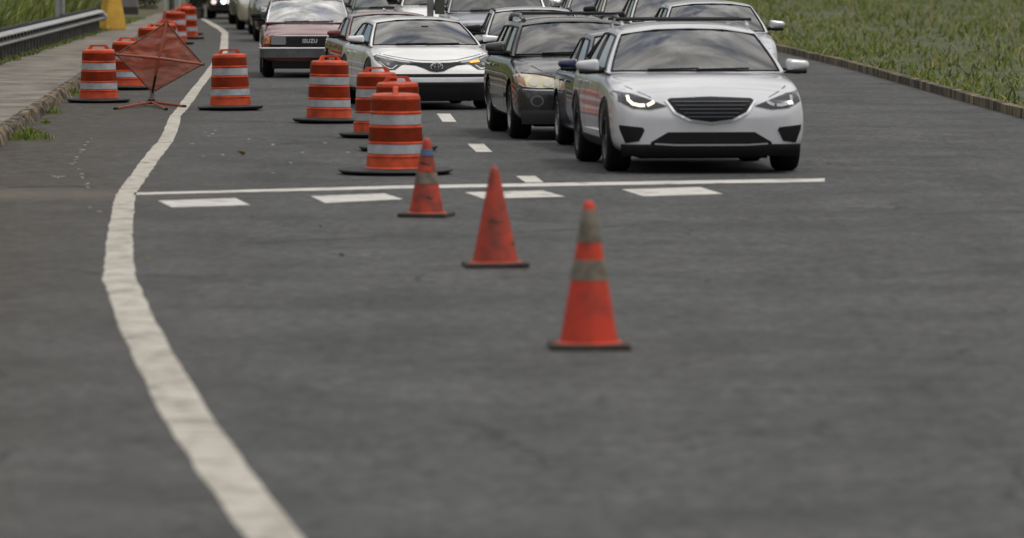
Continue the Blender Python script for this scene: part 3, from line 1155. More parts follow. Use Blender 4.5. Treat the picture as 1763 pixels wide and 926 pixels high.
bm = bmesh.new()
N = 36
grid = []
for i in range(N + 1):
    row = []
    for j in range(N + 1):
        u, v = i / N, j / N            # corners: (0,0)=top (1,0)=right (1,1)=bottom (0,1)=left
        p = top * (1 - u) * (1 - v) + rig * u * (1 - v) + bot * u * v + lef * (1 - u) * v
        e = 4 * u * (1 - u) * 4 * v * (1 - v)
        # edges sag towards the centre between the corners
        sag = 0.045 * (4 * u * (1 - u) * (1 - e) + 4 * v * (1 - v) * (1 - e)) * 0.5
        p = p.lerp(cen, sag * (0.6 + 0.4 * e))
        wv = 0.020 * math.sin((u + v) * 21 + 4 * math.sin((u - v) * 5)) + 0.045 * noise.noise(Vector((u * 4, v * 4, 1.3)))
        off = (-0.05 * e + wv * (0.35 + e))
        row.append(bm.verts.new(p + Vector((0, off, 0))))
    grid.append(row)
for i in range(N):
    for j in range(N):
        bm.faces.new((grid[i][j], grid[i + 1][j], grid[i + 1][j + 1], grid[i][j + 1]))
hems = [[grid[i][0].co.copy() for i in range(0, N + 1, 3)], [grid[N][i].co.copy() for i in range(0, N + 1, 3)], [grid[i][N].co.copy() for i in range(0, N + 1, 3)], [grid[0][i].co.copy() for i in range(0, N + 1, 3)]]
obj('fabric', bm, fabric_mat(), sg, smooth=180)
M_rib = mat('orange_rib', (0.27, 0.060, 0.026), 0.5, var=0.2)
M_hem = mat('brown_hem', (0.12, 0.075, 0.05), 0.8)
hub = SP(274, 101, -0.12)
for a, b in ((lef, rig), (top, bot)):
    bm = bmesh.new()
    mid = (a + b) / 2
    tube(bm, [a + Vector((0, -0.06, 0)), a.lerp(hub, 0.5) + Vector((0, -0.035, 0)), hub + Vector((0, -0.03, 0)), b.lerp(hub, 0.5) + Vector((0, -0.035, 0)), b + Vector((0, -0.06, 0))], [0.018, 0.022, 0.026, 0.022, 0.018], 8)
    obj('rib', bm, M_rib, sg, smooth=40)
for l in hems:
    bm = bmesh.new(); tube(bm, [p + Vector((0, -0.006, 0)) for p in l], 0.011, 6); obj('hem', bm, M_hem, sg)
bm = bmesh.new(); tube(bm, [SP(268, 131, -0.13), SP(262.5, 160, -0.09)], 0.018, 8); obj('mast', bm, M_blk, sg)
bm = bmesh.new(); tube(bm, [SP(262.5, 158, -0.05), SP(261.2, 171, -0.02)], [0.036, 0.036], 10); obj('mast_clamp', bm, M_galvd, sg)
bm = bmesh.new(); tube(bm, [SP(261.2, 170, -0.02), SP(261, 179, 0)], [0.02, 0.024], 8); obj('mast_spring', bm, M_blk, sg)
bm = bmesh.new(); box(bm, (0, 0, 0.055), (0.17, 0.14, 0.055), bevel=0.01); box(bm, (0, 0, 0.09), (0.10, 0.08, 0.03), bevel=0.008); obj('stand_hub', bm, M_blk, sg)
for px, py in ((197, 187.5), (287, 188.5), (319.5, 183.5), (240, 178)):
    e = G(px, py, 0.018) - SG
    bm = bmesh.new()
    tube(bm, [Vector((0, 0, 0.055)) + e.normalized() * 0.06, e * 0.93 + Vector((0, 0, 0.003))], [0.022, 0.017], 6)
    lg = obj('stand_leg', bm, M_rib, sg)
    bm = bmesh.new()
    tube(bm, [e * 0.925 + Vector((0, 0, 0.003)), e], [0.020, 0.020], 6)
    obj('leg_tip', bm, M_blk, lg)
for a, b in ((top, Vector((0, 0, 0))), (lef, 0), (rig, 0)):
    bm = bmesh.new()
    box(bm, a + Vector((0, -0.03, 0)), (0.05, 0.03, 0.05), bevel=0.006)
    obj('corner_pocket', bm, M_hem, sg)

# ------------------------------------------------------------------ cars
def lower_body(S):
    fo, wb, ro, W = S['fo'], S['wb'], S['ro'], S['W']
    zb, hf, hc, belt, deck = S['zb'], S['hood_f'], S['hood_c'], S['belt'], S.get('deck', S['belt'])
    xr = -(wb + ro)
    tuck = S.get('tuck', 0.03)
    boxy = S.get('boxy', False)
    # x, zbottom, ztop, halfwidth, crown
    st = [(xr, zb + 0.22, deck - 0.22, W * 0.80, 0.0), (xr + 0.05, zb + 0.10, deck - 0.06, W * 0.93, 0.0), (xr + 0.28, zb + 0.03, deck, W * 0.985, 0.01),
          (-(wb + 0.1), zb, deck, W, 0.01), (S['xrb'] + 0.02, zb, lerp(deck, belt, 0.6), W, 0.0), (lerp(S['xrb'], S['xwb'], 0.5), zb, belt, W, 0.0),
          (S['xwb'] - 0.1, zb, hc, W, 0.01), (S['xwb'] + 0.12, zb, hc - 0.01, W, 0.025), (lerp(S['xwb'], fo, 0.5), zb, lerp(hc, hf, 0.45) + 0.01, W * 0.995, 0.05)]
    if boxy:
        st += [(fo - 0.34, zb, hf + 0.01, W * 0.985, 0.035), (fo - 0.16, zb + 0.02, hf, W * 0.975, 0.02), (fo - 0.125, zb + 0.03, hf - 0.015, W * 0.97, 0.015),
               (fo - 0.11, zb + 0.05, hf - 0.05, W * 0.96, 0.0)]
    else:
        n1_, n2_ = S.get('nose', (0.90, 0.62))
        st += [(fo - 0.50, zb, hf + 0.045, W * 0.985, 0.05), (fo - 0.26, zb + 0.01, hf + 0.0, W * lerp(1, n1_, 0.55), 0.045), (fo - 0.11, zb + 0.02, hf - 0.07, W * n1_, 0.03),
               (fo - 0.035, zb + 0.03, hf - 0.18, W * lerp(n1_, n2_, 0.55), 0.015), (fo, zb + 0.07, hf - 0.28, W * n2_, 0.0)]
    bm = bmesh.new()
    rings = []
    for (x, z0, z1, w_, c) in st:
        h = z1 - z0
        half = [(0, z0), (0.78 * w_, z0), (0.965 * w_ - tuck * 0.4, z0 + 0.05 * min(1, h / 0.4)), (w_ - tuck * 0.3, z0 + 0.30 * h), (w_, z0 + 0.58 * h), (w_ - tuck, z1 - 0.10 * h),
                (w_ - tuck - 0.045, z1 - 0.006), (0.55 * w_, z1 + 0.75 * c), (0, z1 + c)]
        ring = [bm.verts.new((x, y, z)) for y, z in half]
        ring += [bm.verts.new((x, -y, z)) for y, z in reversed(half[1:-1])]
        rings.append(ring)
    n = len(rings[0])
    for a, b in zip(rings, rings[1:]):
        for i in range(n):
            j = (i + 1) % n
            bm.faces.new((a[i], a[j], b[j], b[i]))
    for ring in (rings[0], rings[-1]):
        for i in range(8):               # quads across the end cap
            j = n - i if i else 0
            a, b = ring[i], ring[i + 1]
            c, d = ring[(n - i - 1) % n], ring[(n - i) % n]
            vsq = []
            for v in (a, b, c, d):
                if v not in vsq:
                    vsq.append(v)
            if len(vsq) >= 3:
                bm.faces.new(vsq)
    bmesh.ops.recalc_face_normals(bm, faces=bm.faces)
    return bm


def cut_arches(S):
    def f(o):
        md = o.modifiers.new('s', 'SUBSURF')
        md.levels = 2
        md.render_levels = 2
        bm = bmesh.new()
        for x in (0.0, -S['wb']):
            for sgn in (1, -1):
                b2 = bmesh.new()
                rr = S['tyre'] + S.get('arch', 0.06)
                y0, y1 = sgn * (S['W'] - 0.30), sgn * (S['W'] + 0.3)
                lathe(b2, [(rr, min(y0, y1)), (rr, max(y0, y1))], 36, axis='Y')
                bmesh.ops.translate(b2, vec=(x, 0, S['tyre'] + 0.0), verts=b2.verts)
                me = bpy.data.meshes.new('t'); b2.to_mesh(me); b2.free()
                bm.from_mesh(me)
                bpy.data.meshes.remove(me)
        bmesh.ops.recalc_face_normals(bm, faces=bm.faces)
        me = bpy.data.meshes.new('cut'); bm.to_mesh(me); bm.free()
        c = bpy.data.objects.new('cut', me)
        COL.objects.link(c)
        bo = o.modifiers.new('b', 'BOOLEAN')
        bo.operation = 'DIFFERENCE'
        bo.object = c
        bo.solver = 'EXACT'
        return c
    return f


def smooth_mesh(me, ang=32):
    bm = bmesh.new(); bm.from_mesh(me)
    for f in bm.faces:
        f.smooth = True
    for e in bm.edges:
        if len(e.link_faces) == 2 and e.calc_face_angle(0) > R(ang):
            e.smooth = False
    bm.to_mesh(me); bm.free()


def cabin(S, root, mp, gl_w, gl_s):
    """greenhouse: painted shell with openings, glass panes, all from the same surfaces"""
    W = S['W']
    xwb, xwt, xrt, xrb = S['xwb'], S['xwt'], S['xrt'], S['xrb']
    zc, zr, H = S['hood_c'] + 0.005, S.get('zrb', S['belt']), S['H']
    wb0, wt0 = W - S.get('cab_in', 0.09), S['Wt']
    crown = S.get('crown', 0.07)
    bulf, bulr = S.get('bulf', 0.10), S.get('bulr', 0.10)
    arch = S.get('rarch', 0.05)
    tap = S.get('tap', 0.10)            # rear narrows

    def side(u, t):
        x = lerp(lerp(xwb, xwt, t), lerp(xrb, xrt, t), u)
        z0 = lerp(zc, zr, u) + S.get('belt_sag', 0.0) * 4 * u * (1 - u)
        z1 = H - crown - arch * (2 * u - 0.75) ** 2
        y = lerp(wb0, wt0, t ** 1.15) * (1 - tap * max(0, u - 0.35) ** 2 / 0.42)
        return Vector((x, y, lerp(z0, z1, t)))

    def front(s, t):
        c = side(0, t)
        k = 1 - s * s
        vb2 = 0.035 * 4 * t * (1 - t) * (0.35 + 0.65 * k)
        return Vector((c.x + bulf * k * (1 - 0.25 * t) + vb2 * 0.8, s * c.y, c.z + crown * (1 - abs(s) ** 2.6) * t + vb2 * 0.6))

    def rear(s, t):
        c = side(1, t)
        k = 1 - s * s
        return Vector((c.x - bulr * k * (1 - 0.25 * t), s * c.y, c.z + crown * (1 - abs(s) ** 2.6) * t))

    def roof(s, v):
        c = side(v, 1)
        k = 1 - s * s
        dx = 0.75 * (bulf * k * (1 - v) ** 2 - bulr * k * v ** 2)
        return Vector((c.x + dx, s * c.y, c.z + crown * (1 - abs(s) ** 2.6)))

    def grid(bk, fn, us, ts, inwin, panes):
        """fills bk (frame bmesh) and panes[k] (glass bmeshes)"""
        P = [[fn(u, t) for t in ts] for u in us]
        for i in range(len(us) - 1):
            for j in range(len(ts) - 1):
                k = inwin((us[i] + us[i + 1]) / 2, (ts[j] + ts[j + 1]) / 2)
                tgt = bk if k is None else panes.setdefault(k, bmesh.new())
                tgt.faces.new([tgt.verts.new(p) for p in (P[i][j], P[i + 1][j], P[i + 1][j + 1], P[i][j + 1])])

    def breaks(pts, step):
        r = []
        for a, b in zip(pts, pts[1:]):
            n = max(1, int(math.ceil((b - a) / step)))
            r += [a + (b - a) * k / n for k in range(n)]
        return r + [pts[-1]]

    shell = bmesh.new()
    ap = S.get('apil', 0.055)
    fw = breaks([-1, -1 + ap, 1 - ap, 1], 0.12)
    ft = breaks([0, 0.03, S.get('wtop', 0.94), 1], 0.12)
    wins = S['wins']                    # list of (u0, u1)
    tlo, thi, wtp = S.get('win_lo', 0.05), S.get('win_hi', 0.86), S.get('wtop', 0.94)
    fw = breaks(sorted({-1.0, -1 + ap, -0.88, 0.0, 0.88, 1 - ap, 1.0}), 0.12)
    ft = breaks(sorted({0.0, 0.03, tlo, 0.10, thi, 0.88, wtp, 1.0}), 0.12)
    ub = breaks(sorted({0.0, 1.0} | {x for p in wins for x in p}), 0.08)
    panes = {}
    grid(shell, front, fw, ft, lambda s, t: 'w' if abs(s) < 1 - ap and 0.03 < t < S.get('wtop', 0.94) else None, panes)
    rw, rt_ = fw, ft
    grid(shell, rear, rw, rt_, lambda s, t: 'r' if abs(s) < 0.88 and 0.10 < t < 0.88 else None, panes)
    vb_, sb = ub, fw
    grid(shell, roof, sb, vb_, lambda s, t: None, {})
    tb = ft

    def inw(u, t):
        if tlo < t < thi:
            for k, (a, b) in enumerate(wins):
                if a < u < b:
                    return k
        return None
    for sgn in (1, -1):
        pn = {}
        grid(shell, (lambda u, t: side(u, t) * 1 if sgn > 0 else Vector((side(u, t).x, -side(u, t).y, side(u, t).z))), ub, tb, inw, pn)
        for k, b in pn.items():
            bmesh.ops.remove_doubles(b, verts=b.verts, dist=1e-4)
            bmesh.ops.recalc_face_normals(b, faces=b.faces)
            obj('side_window', b, gl_s, root, smooth=180)
    for k, b in panes.items():
        bmesh.ops.remove_doubles(b, verts=b.verts, dist=1e-4)
        bmesh.ops.recalc_face_normals(b, faces=b.faces)
        obj('windscreen' if k == 'w' else 'rear_window', b, gl_w if k == 'w' else gl_s, root, smooth=180)
    bmesh.ops.remove_doubles(shell, verts=shell.verts, dist=1e-4)
    bmesh.ops.recalc_face_normals(shell, faces=shell.faces)
    bmesh.ops.solidify(shell, geom=list(shell.faces), thickness=0.035)
    o = obj('cabin_shell', shell, mp, root, smooth=48)
    # rubber trims round the windscreen and the side windows
    lim = 1 - ap
    loop = [front(q, 0.03) for q in (-lim, -lim / 2, 0, lim / 2, lim)] + [front(lim, q) for q in (0.25, 0.5, 0.75)] + \
           [front(q, wtp) for q in (lim, lim / 2, 0, -lim / 2, -lim)] + [front(-lim, q) for q in (0.75, 0.5, 0.25, 0.03)]
    bm = bmesh.new(); tube(bm, [p + Vector((0.004, 0, 0.003)) for p in loop], 0.011, 6)
    obj('windscreen_trim', bm, M_blk, root)
    for a, b in wins:
        for sgn in (1, -1):
            loop = [side(lerp(a, b, q), tlo) for q in (0, 0.33, 0.66, 1)] + [side(b, lerp(tlo, thi, q)) for q in (0.33, 0.66)] + \
                   [side(lerp(b, a, q), thi) for q in (0, 0.33, 0.66, 1)] + [side(a, lerp(thi, tlo, q)) for q in (0.33, 0.66, 1)]
            bm = bmesh.new(); tube(bm, [Vector((p.x, sgn * (p.y + 0.003), p.z)) for p in loop], 0.013, 6)
            obj('window_trim', bm, M_blk, root)
    # black pillar covers between the side windows
    for (a0, a1), (b0, b1) in zip(wins, wins[1:]):
        for sgn in (1, -1):
            bm = bmesh.new()
            q = []
            for t in (tlo, 0.3, 0.6, thi):
                for u in (a1 - 0.005, b0 + 0.005):
                    p = side(u, t) + Vector((0, 0.006, 0))
                    q.append(bm.verts.new((p.x, sgn * p.y, p.z)))
            for k in range(3):
                bm.faces.new((q[2 * k], q[2 * k + 1], q[2 * k + 3], q[2 * k + 2]))
            bmesh.ops.recalc_face_normals(bm, faces=bm.faces)
            obj('pillar_trim', bm, M_blk, root)
    return side, front, rear, roof


def patch(bvh, poly, axis, off=0.006, thick=0.03, step=0.05):
    """grid-filled polygon projected onto the body. axis 'x': poly in (y,z) from the front; 's+','s-': poly in (x,z) from a side; 'z': (x,y) from above"""
    bm = bmesh.new()
    if axis == 'x':
        mk = lambda p: Vector((6, p[0], p[1])); d = Vector((-1, 0, 0)); cuts = (Vector((0, 1, 0)), Vector((0, 0, 1)))
    elif axis in ('s+', 's-'):
        sg_ = 1 if axis == 's+' else -1
        mk = lambda p: Vector((p[0], sg_ * 4, p[1])); d = Vector((0, -sg_, 0)); cuts = (Vector((1, 0, 0)), Vector((0, 0, 1)))
    else:
        mk = lambda p: Vector((p[0], p[1], 5)); d = Vector((0, 0, -1)); cuts = (Vector((1, 0, 0)), Vector((0, 1, 0)))
    vsx = [bm.verts.new(mk(p)) for p in poly]
    bm.faces.new(vsx)
    for c in cuts:
        vals = [v.co.dot(c) for v in bm.verts]
        lo, hi = min(vals), max(vals)
        k = math.ceil((lo + 1e-4) / step) * step
        while k < hi - 1e-4:
            bmesh.ops.bisect_plane(bm, geom=bm.verts[:] + bm.edges[:] + bm.faces[:], plane_co=c * k, plane_no=c, dist=1e-5)
            k += step
    bad = []
    for v in bm.verts:
        h = bvh.ray_cast(v.co, d, 20)
        if h[0] is None:
            h = bvh.find_nearest(v.co + d * 4.4 if axis == 'x' else v.co + d * 3)
            if h[0] is None:
                continue
            if axis == 'x':
                v.co = Vector((h[0].x, v.co.y, v.co.z))
                v.co -= d * off
                continue
        v.co = h[0] - d * off
    bmesh.ops.recalc_face_normals(bm, faces=bm.faces)
    # normals towards the viewer side
    s = sum((f.normal.dot(d) * f.calc_area() for f in bm.faces))
    if s > 0:
        bmesh.ops.reverse_faces(bm, faces=bm.faces)
    if thick:
        r = bmesh.ops.extrude_face_region(bm, geom=bm.faces[:] )
        nv = [g for g in r['geom'] if isinstance(g, bmesh.types.BMVert)]
        # the extruded copy becomes the front, originals go back into the body
        fr = set(nv)
        for v in bm.verts:
            if v not in fr:
                v.co += d * thick
        bmesh.ops.recalc_face_normals(bm, faces=bm.faces)
    return bm


def skirt(name, bvh, root, W, z0, z1, zr, m, off=0.008, side_back=-0.35):
    """wrap-round lower bumper that follows the nose in plan"""
    pts = []
    n = 26
    for k in range(n + 1):
        y = lerp(-0.97 * W, 0.97 * W, k / n)
        h = bvh.ray_cast(Vector((5, y, zr)), Vector((-1, 0, 0)), 10)
        if h[0] and h[0].x > -0.2:
            pts.append(Vector((h[0].x + off, y * (1 + off / W), 0)))
    bm = bmesh.new()
    rows = []
    for p in pts:
        q = p * 0.90 + Vector((-0.06, 0, 0))
        rows.append([bm.verts.new((p.x, p.y, z1)), bm.verts.new((p.x + 0.006, p.y, lerp(z0, z1, 0.45))), bm.verts.new((p.x - 0.03, p.y * 0.985, z0)), bm.verts.new((q.x, q.y, z0)), bm.verts.new((q.x, q.y, z1))])
    for a, b in zip(rows, rows[1:]):
        for i in range(5):
            j = (i + 1) % 5
            bm.faces.new((a[i], a[j], b[j], b[i]))
    bm.faces.new(rows[0]); bm.faces.new(rows[-1])
    bmesh.ops.recalc_face_normals(bm, faces=bm.faces)
    return obj(name, bm, m, root, smooth=40)


def mir(poly):
    return [(-a, b) for a, b in poly]


WHEELS = {}


def wheel_mesh(r, wd, style):
    key = (round(r, 3), round(wd, 3), style)
    if key in WHEELS:
        return WHEELS[key]
    rr = r * (0.66 if style != 'steel' else 0.58)
    bm = bmesh.new()
    lathe(bm, [(rr, -wd / 2 + 0.01), (rr + 0.02, -wd / 2), (r - 0.03, -wd / 2 + 0.004), (r - 0.008, -wd / 2 + 0.03), (r, -wd / 2 + 0.06), (r, wd / 2 - 0.06),
               (r - 0.008, wd / 2 - 0.03), (r - 0.03, wd / 2 - 0.004), (rr + 0.02, wd / 2), (rr, wd / 2 - 0.01), (rr - 0.02, 0), (rr, -wd / 2 + 0.01)], 48, axis='Y', cap=False)
    bmesh.ops.remove_doubles(bm, verts=bm.verts, dist=1e-5)
    tm = bpy.data.meshes.new('wheel')
    for f in bm.faces:
        f.smooth = True
    bm.to_mesh(tm); bm.free(); tm.materials.append(M_tyre)
    bm = bmesh.new()
    # outer face towards +y
    yo = wd / 2 - 0.02
    lathe(bm, [(rr + 0.003, yo + 0.012), (rr - 0.015, yo + 0.016), (rr - 0.025, yo - 0.01), (rr - 0.035, yo - 0.10)], 40, axis='Y', cap=False)
    lathe(bm, [(0.001, yo + 0.005), (0.045, yo + 0.004), (0.06, yo - 0.015), (0.06, yo - 0.05)], 20, axis='Y', cap=False)
    nsp = 5 if style != 'multi' else 10
    for k in range(nsp):
        a = 2 * math.pi * k / nsp
        for da, ws in ((0, 0.038 if nsp == 5 else 0.02),):
            b2 = bmesh.new()
            vsx = box(b2, ((rr) / 2 + 0.01, yo - 0.018, 0), (rr - 0.05, 0.03, ws * 2), bevel=0.006)
            bmesh.ops.rotate(b2, cent=(0, 0, 0), matrix=Matrix.Rotation(a, 3, 'Y'), verts=b2.verts)
            me = bpy.data.meshes.new('t'); b2.to_mesh(me); b2.free(); bm.from_mesh(me); bpy.data.meshes.remove(me)
    # brake backing
    lathe(bm, [(0.001, yo - 0.10), (rr - 0.03, yo - 0.10)], 30, axis='Y', cap=False)
    rm = bpy.data.meshes.new('rim')
    bm.to_mesh(rm); bm.free()
    rm.materials.append(M_rimd if style in ('dark',) else M_rim)
    WHEELS[key] = (tm, rm)
    return WHEELS[key]


def mirror_part(root, S, side, m, sgn):
    p = side(0.06, 0.06)
    bx_, hz = S.get('mir', (0.22, 0.15))
    bm = bmesh.new()
    c = Vector((p.x + S.get('mirx', -0.02), sgn * (p.y + 0.06 + bx_ / 2), p.z + hz * 0.55 + S.get('mirz', 0.0)))
    r = bmesh.ops.create_cube(bm, size=1.0)
    for v in bm.verts:
        o_ = v.co.y * sgn
        v.co.x *= 0.15 * (1.0 - 0.4 * (o_ > 0))
        v.co.z *= hz * (1.0 if o_ < 0 else 0.66)
        if v.co.z < 0 and o_ > 0:
            v.co.z *= 0.8
        v.co.y *= bx_
        if v.co.x > 0:
            v.co.y *= 0.9; v.co.z *= 0.85
    bmesh.ops.bevel(bm, geom=list(bm.edges), offset=0.042, segments=4, affect='EDGES', profile=0.55, clamp_overlap=True)
    bmesh.ops.translate(bm, vec=c, verts=bm.verts)
    h = obj('side_mirror', bm, m, root, smooth=60)
    bm = bmesh.new()
    tube(bm, [Vector((p.x - 0.01, sgn * (p.y - 0.02), p.z + 0.0)), Vector((c.x, sgn * (p.y + 0.05), c.z - hz * 0.36)), Vector((c.x, sgn * (abs(c.y) + bx_ * 0.1), c.z - hz * 0.42))], [0.035, 0.03, 0.03], 8)
    box(bm, (c.x + 0.01, c.y - sgn * bx_ * 0.04, c.z - hz * 0.40), (0.11, bx_ * 0.80, hz * 0.30), bevel=0.015)
    obj('mirror_foot', bm, M_blk, h, smooth=60)


def seats(root, S, n=2):
    W, H = S['W'], S['H']
    zb_ = S['hood_c'] - 0.45
    for x in ((S['xwt'] - 0.62,) if n == 2 else (S['xwt'] - 0.62, S['xwt'] - 1.5)):
        for y in (-0.36, 0.36):
            bm = bmesh.new()
            box(bm, (x, y, lerp(zb_, H, 0.42)), (0.14, 0.46, (H - zb_) * 0.6), bevel=0.05)
            box(bm, (x - 0.02, y, H - 0.27), (0.09, 0.26, 0.17), bevel=0.04)
            obj('seat', bm, M_seat, root, smooth=50)
    bm = bmesh.new()
    W2 = W - 0.14
    zt = S['hood_c'] - 0.0
    pts = [(S['xwb'] - 0.06, zt + 0.012), (S['xwb'] - 0.45, zt + 0.05), (S['xwb'] - 0.55, zt - 0.02), (S['xrb'] + 0.12, max(S['belt'], zt) + 0.012), (S['xrb'] + 0.12, zt - 0.3), (S['xwb'] - 0.06, zt - 0.3)]
    a = [bm.verts.new((x, -W2, z)) for x, z in pts]
    b = [bm.verts.new((x, W2, z)) for x, z in pts]
    for i in range(len(pts)):
        j = (i + 1) % len(pts)
        bm.faces.new((a[i], a[j], b[j], b[i]))
    bmesh.ops.triangulate(bm, faces=[bm.faces.new(a), bm.faces.new(b)])
    bmesh.ops.recalc_face_normals(bm, faces=bm.faces)
    obj('dashboard', bm, M_dark, root)
    bm = bmesh.new()
    pts = []
    cx, cy, cz = S['xwb'] - 0.62, 0.37, zt + 0.02
    for k in range(17):
        a_ = 2 * math.pi * k / 16
        pts.append((cx - 0.06 * math.sin(a_), cy + 0.18 * math.cos(a_), cz + 0.17 * math.sin(a_)))
    tube(bm, pts, 0.014, 6)
    obj('steering_wheel', bm, M_blk, root, smooth=60)


def build_car(name, label, cat, S, loc, rz, P, gl_w=None, gl_s=None, wheel='alloy', group=None, mirror_m=None, far=False):
    gl_w, gl_s = gl_w or G_std, gl_s or G_std
    root = thing(name, label, cat, loc, rz, group)
    me = baked(lower_body(S), [cut_arches(S)])
    smooth_mesh(me, 34)
    me.materials.clear()
    body = link_mesh('body', me, P, root)
    bm = bmesh.new(); bm.from_mesh(me)
    bvh = BVHTree.FromBMesh(bm)
    bm.free()
    side, front, rear, roof = cabin(S, root, P, gl_w, gl_s)
    seats(root, S, 2 if far else 4)
    tm, rm = wheel_mesh(S['tyre'], S.get('tw', 0.215), wheel)
    for x in (0, -S['wb']):
        for sgn in (1, -1):
            wo = bpy.data.objects.new('wheel', tm); COL.objects.link(wo); wo.parent = root
            wo.location = (x, sgn * (S['W'] - S.get('tw', 0.215) / 2 - 0.015), S['tyre'])
            wo.rotation_euler = (0, random.uniform(0, 6), 0 if sgn > 0 else math.pi)
            ro_ = bpy.data.objects.new('rim', rm); COL.objects.link(ro_); ro_.parent = wo
    # underbody shadow-catching floor pan, axle
    bm = bmesh.new()
    box(bm, (-S['wb'] / 2, 0, S['zb'] + 0.0), (S['wb'] + 0.5, S['W'] * 1.3, 0.10))
    obj('floor_pan', bm, M_blk, root)
    for sgn in (1, -1):
        mirror_part(root, S, side, mirror_m or P, sgn)
    # wipers
    bm = bmesh.new()
    for s0, s1 in ((-0.55, 0.02), (0.0, 0.6)):
        p, q = front(s0, 0.035) + Vector((0.02, 0, 0.015)), front(s1, 0.06) + Vector((0.02, 0, 0.012))
        tube(bm, [p, (p + q) / 2 + Vector((0.015, 0, 0)), q], 0.010, 6)
    obj('wiper', bm, M_blk, root)
    X = lambda nm, poly, m, off=0.006, th=0.03, both=True, st=0.05: [obj(nm, patch(bvh, p, 'x', off, th, st), m, root, smooth=40) for p in ((poly, mir(poly)) if both else (poly,))]

    def SD(nm, poly, m, off=0.004, th=0.02, st=0.07):
        return [obj(nm, patch(bvh, poly, a, off, th, st), m, root, smooth=40) for a in ('s+', 's-')]

    def seam_s(pts, wd=0.006):
        """thin gap line along points in (x,z) on both flanks"""
        l = [Vector(p) for p in pts]
        a, b = [], []
        for i, p in enumerate(l):
            d = (l[min(i + 1, len(l) - 1)] - l[max(i - 1, 0)]).normalized()
            nn = Vector((-d.y, d.x)) * wd
            a.append(tuple(p + nn)); b.append(tuple(p - nn))
        return SD('door_gap', a + b[::-1], M_seam, 0.0015, 0.0, 0.08)
    if not far:
        xd0, xd1 = S['xwb'] - 0.25, lerp(S['xwb'], S['xrb'], 0.50)
        z0, z1 = S['zb'] + 0.12, S['belt'] - 0.03
        seam_s([(xd0, z1), (xd0 + 0.03, lerp(z0, z1, 0.5)), (xd0 - 0.02, z0)])
        seam_s([(xd1, z1), (xd1, z0)])
        if S.get('doors', 4) == 4:
            xd2 = -S['wb'] + 0.42
            seam_s([(xd2 - 0.25, z1), (xd2 - 0.1, lerp(z0, z1, 0.62)), (xd2 + 0.12, z0)])
        for xh in ((xd1 + 0.16,) + ((-S['wb'] + 0.35,) if S.get('doors', 4) == 4 else ())):
            for sgn in (1, -1):
                h = bvh.ray_cast(Vector((xh, sgn * 4, S['belt'] - 0.13)), Vector((0, -sgn, 0)), 10)
                if h[0]:
                    bm = bmesh.new()
                    box(bm, h[0] + Vector((0, sgn * 0.018, 0)), (0.20, 0.022, 0.028), bevel=0.008)
                    obj('door_handle', bm, S.get('handle_m', P), root, smooth=50)
    return root, bvh, X, SD, side, front, roof


def under_sill(SD, S, m, z1=0.30):
    x0, x1 = -S['wb'] + S['tyre'] + 0.06, -S['tyre'] - 0.06
    SD('sill', [(x0, S['zb'] + 0.045), (x1, S['zb'] + 0.045), (x1, z1), (x0, z1)], m, 0.012, 0.05)


def arch_trim(SD, S, m, w_=0.055):
    for x in (0, -S['wb']):
        rr = S['tyre'] + S.get('arch', 0.06)
        pts = [(x + (rr + w_) * math.cos(a), S['tyre'] + (rr + w_) * math.sin(a)) for a in [R(-12 + 204 * k / 16) for k in range(17)]]
        inn = [(x + (rr + 0.004) * math.cos(a), S['tyre'] + (rr + 0.004) * math.sin(a)) for a in [R(-12 + 204 * k / 16) for k in range(17)]]
        SD('arch_trim', pts + inn[::-1], m, 0.010, 0.03, 0.2)


def place(px, py, deg):
    """front axle on the ground at a pixel; heading degrees: 0 = straight at the camera, + = nose towards picture right"""
    return G(px, py), R(-90 + deg)


def ell(cy, cz, ry, rz_, n=20, a0=0, a1=360):
    return [(cy + ry * math.cos(R(lerp(a0, a1, k / n))), cz + rz_ * math.sin(R(lerp(a0, a1, k / n)))) for k in range(n if a1 - a0 == 360 else n + 1)]


def strip_line(pts, wd):
    l = [Vector(p) for p in pts]
    a, b = [], []
    for i, p in enumerate(l):
        d = (l[min(i + 1, len(l) - 1)] - l[max(i - 1, 0)]).normalized()
        nn = Vector((-d.y, d.x)) * wd
        a.append(tuple(p + nn)); b.append(tuple(p - nn))
    return a + b[::-1]


def ring_bm(cx, cy, cz, ry, rz_, r, tilt=0.0, n=28):
    bm = bmesh.new()
    pts = [(cx + tilt * math.sin(2 * math.pi * k / n) * rz_, cy + ry * math.cos(2 * math.pi * k / n), cz + rz_ * math.sin(2 * math.pi * k / n)) for k in range(n + 1)]
    tube(bm, pts, r, 6)
    return bm


P_white = paint('pearl_white_paint', (0.80, 0.80, 0.80))
P_white2 = paint('cool_white_paint', (0.56, 0.57, 0.605))
P_green = paint('dark_grey_green_paint', (0.030, 0.032, 0.032), 0.35, 0.32)
P_red = paint('maroon_paint', (0.15, 0.011, 0.010), 0.0, 0.3)
P_red2 = paint('dark_red_paint', (0.17, 0.022, 0.030), 0.3, 0.3)
P_blue = paint('dark_blue_paint', (0.014, 0.018, 0.075), 0.3, 0.3)
P_silver = paint('silver_paint', (0.50, 0.52, 0.56), 0.65, 0.32)
P_silver2 = paint('pale_silver_paint', (0.58, 0.60, 0.64), 0.4, 0.32)
P_beige = paint('beige_paint', (0.46, 0.42, 0.33), 0.3, 0.35)
P_dark = paint('near_black_paint', (0.018, 0.018, 0.022), 0.3, 0.3)
P_grey = paint('mid_grey_paint', (0.15, 0.155, 0.16), 0.5, 0.33)
P_olive = paint('grey_green_paint', (0.12, 0.135, 0.12), 0.4, 0.33)
CG = 'cars queuing on the road'

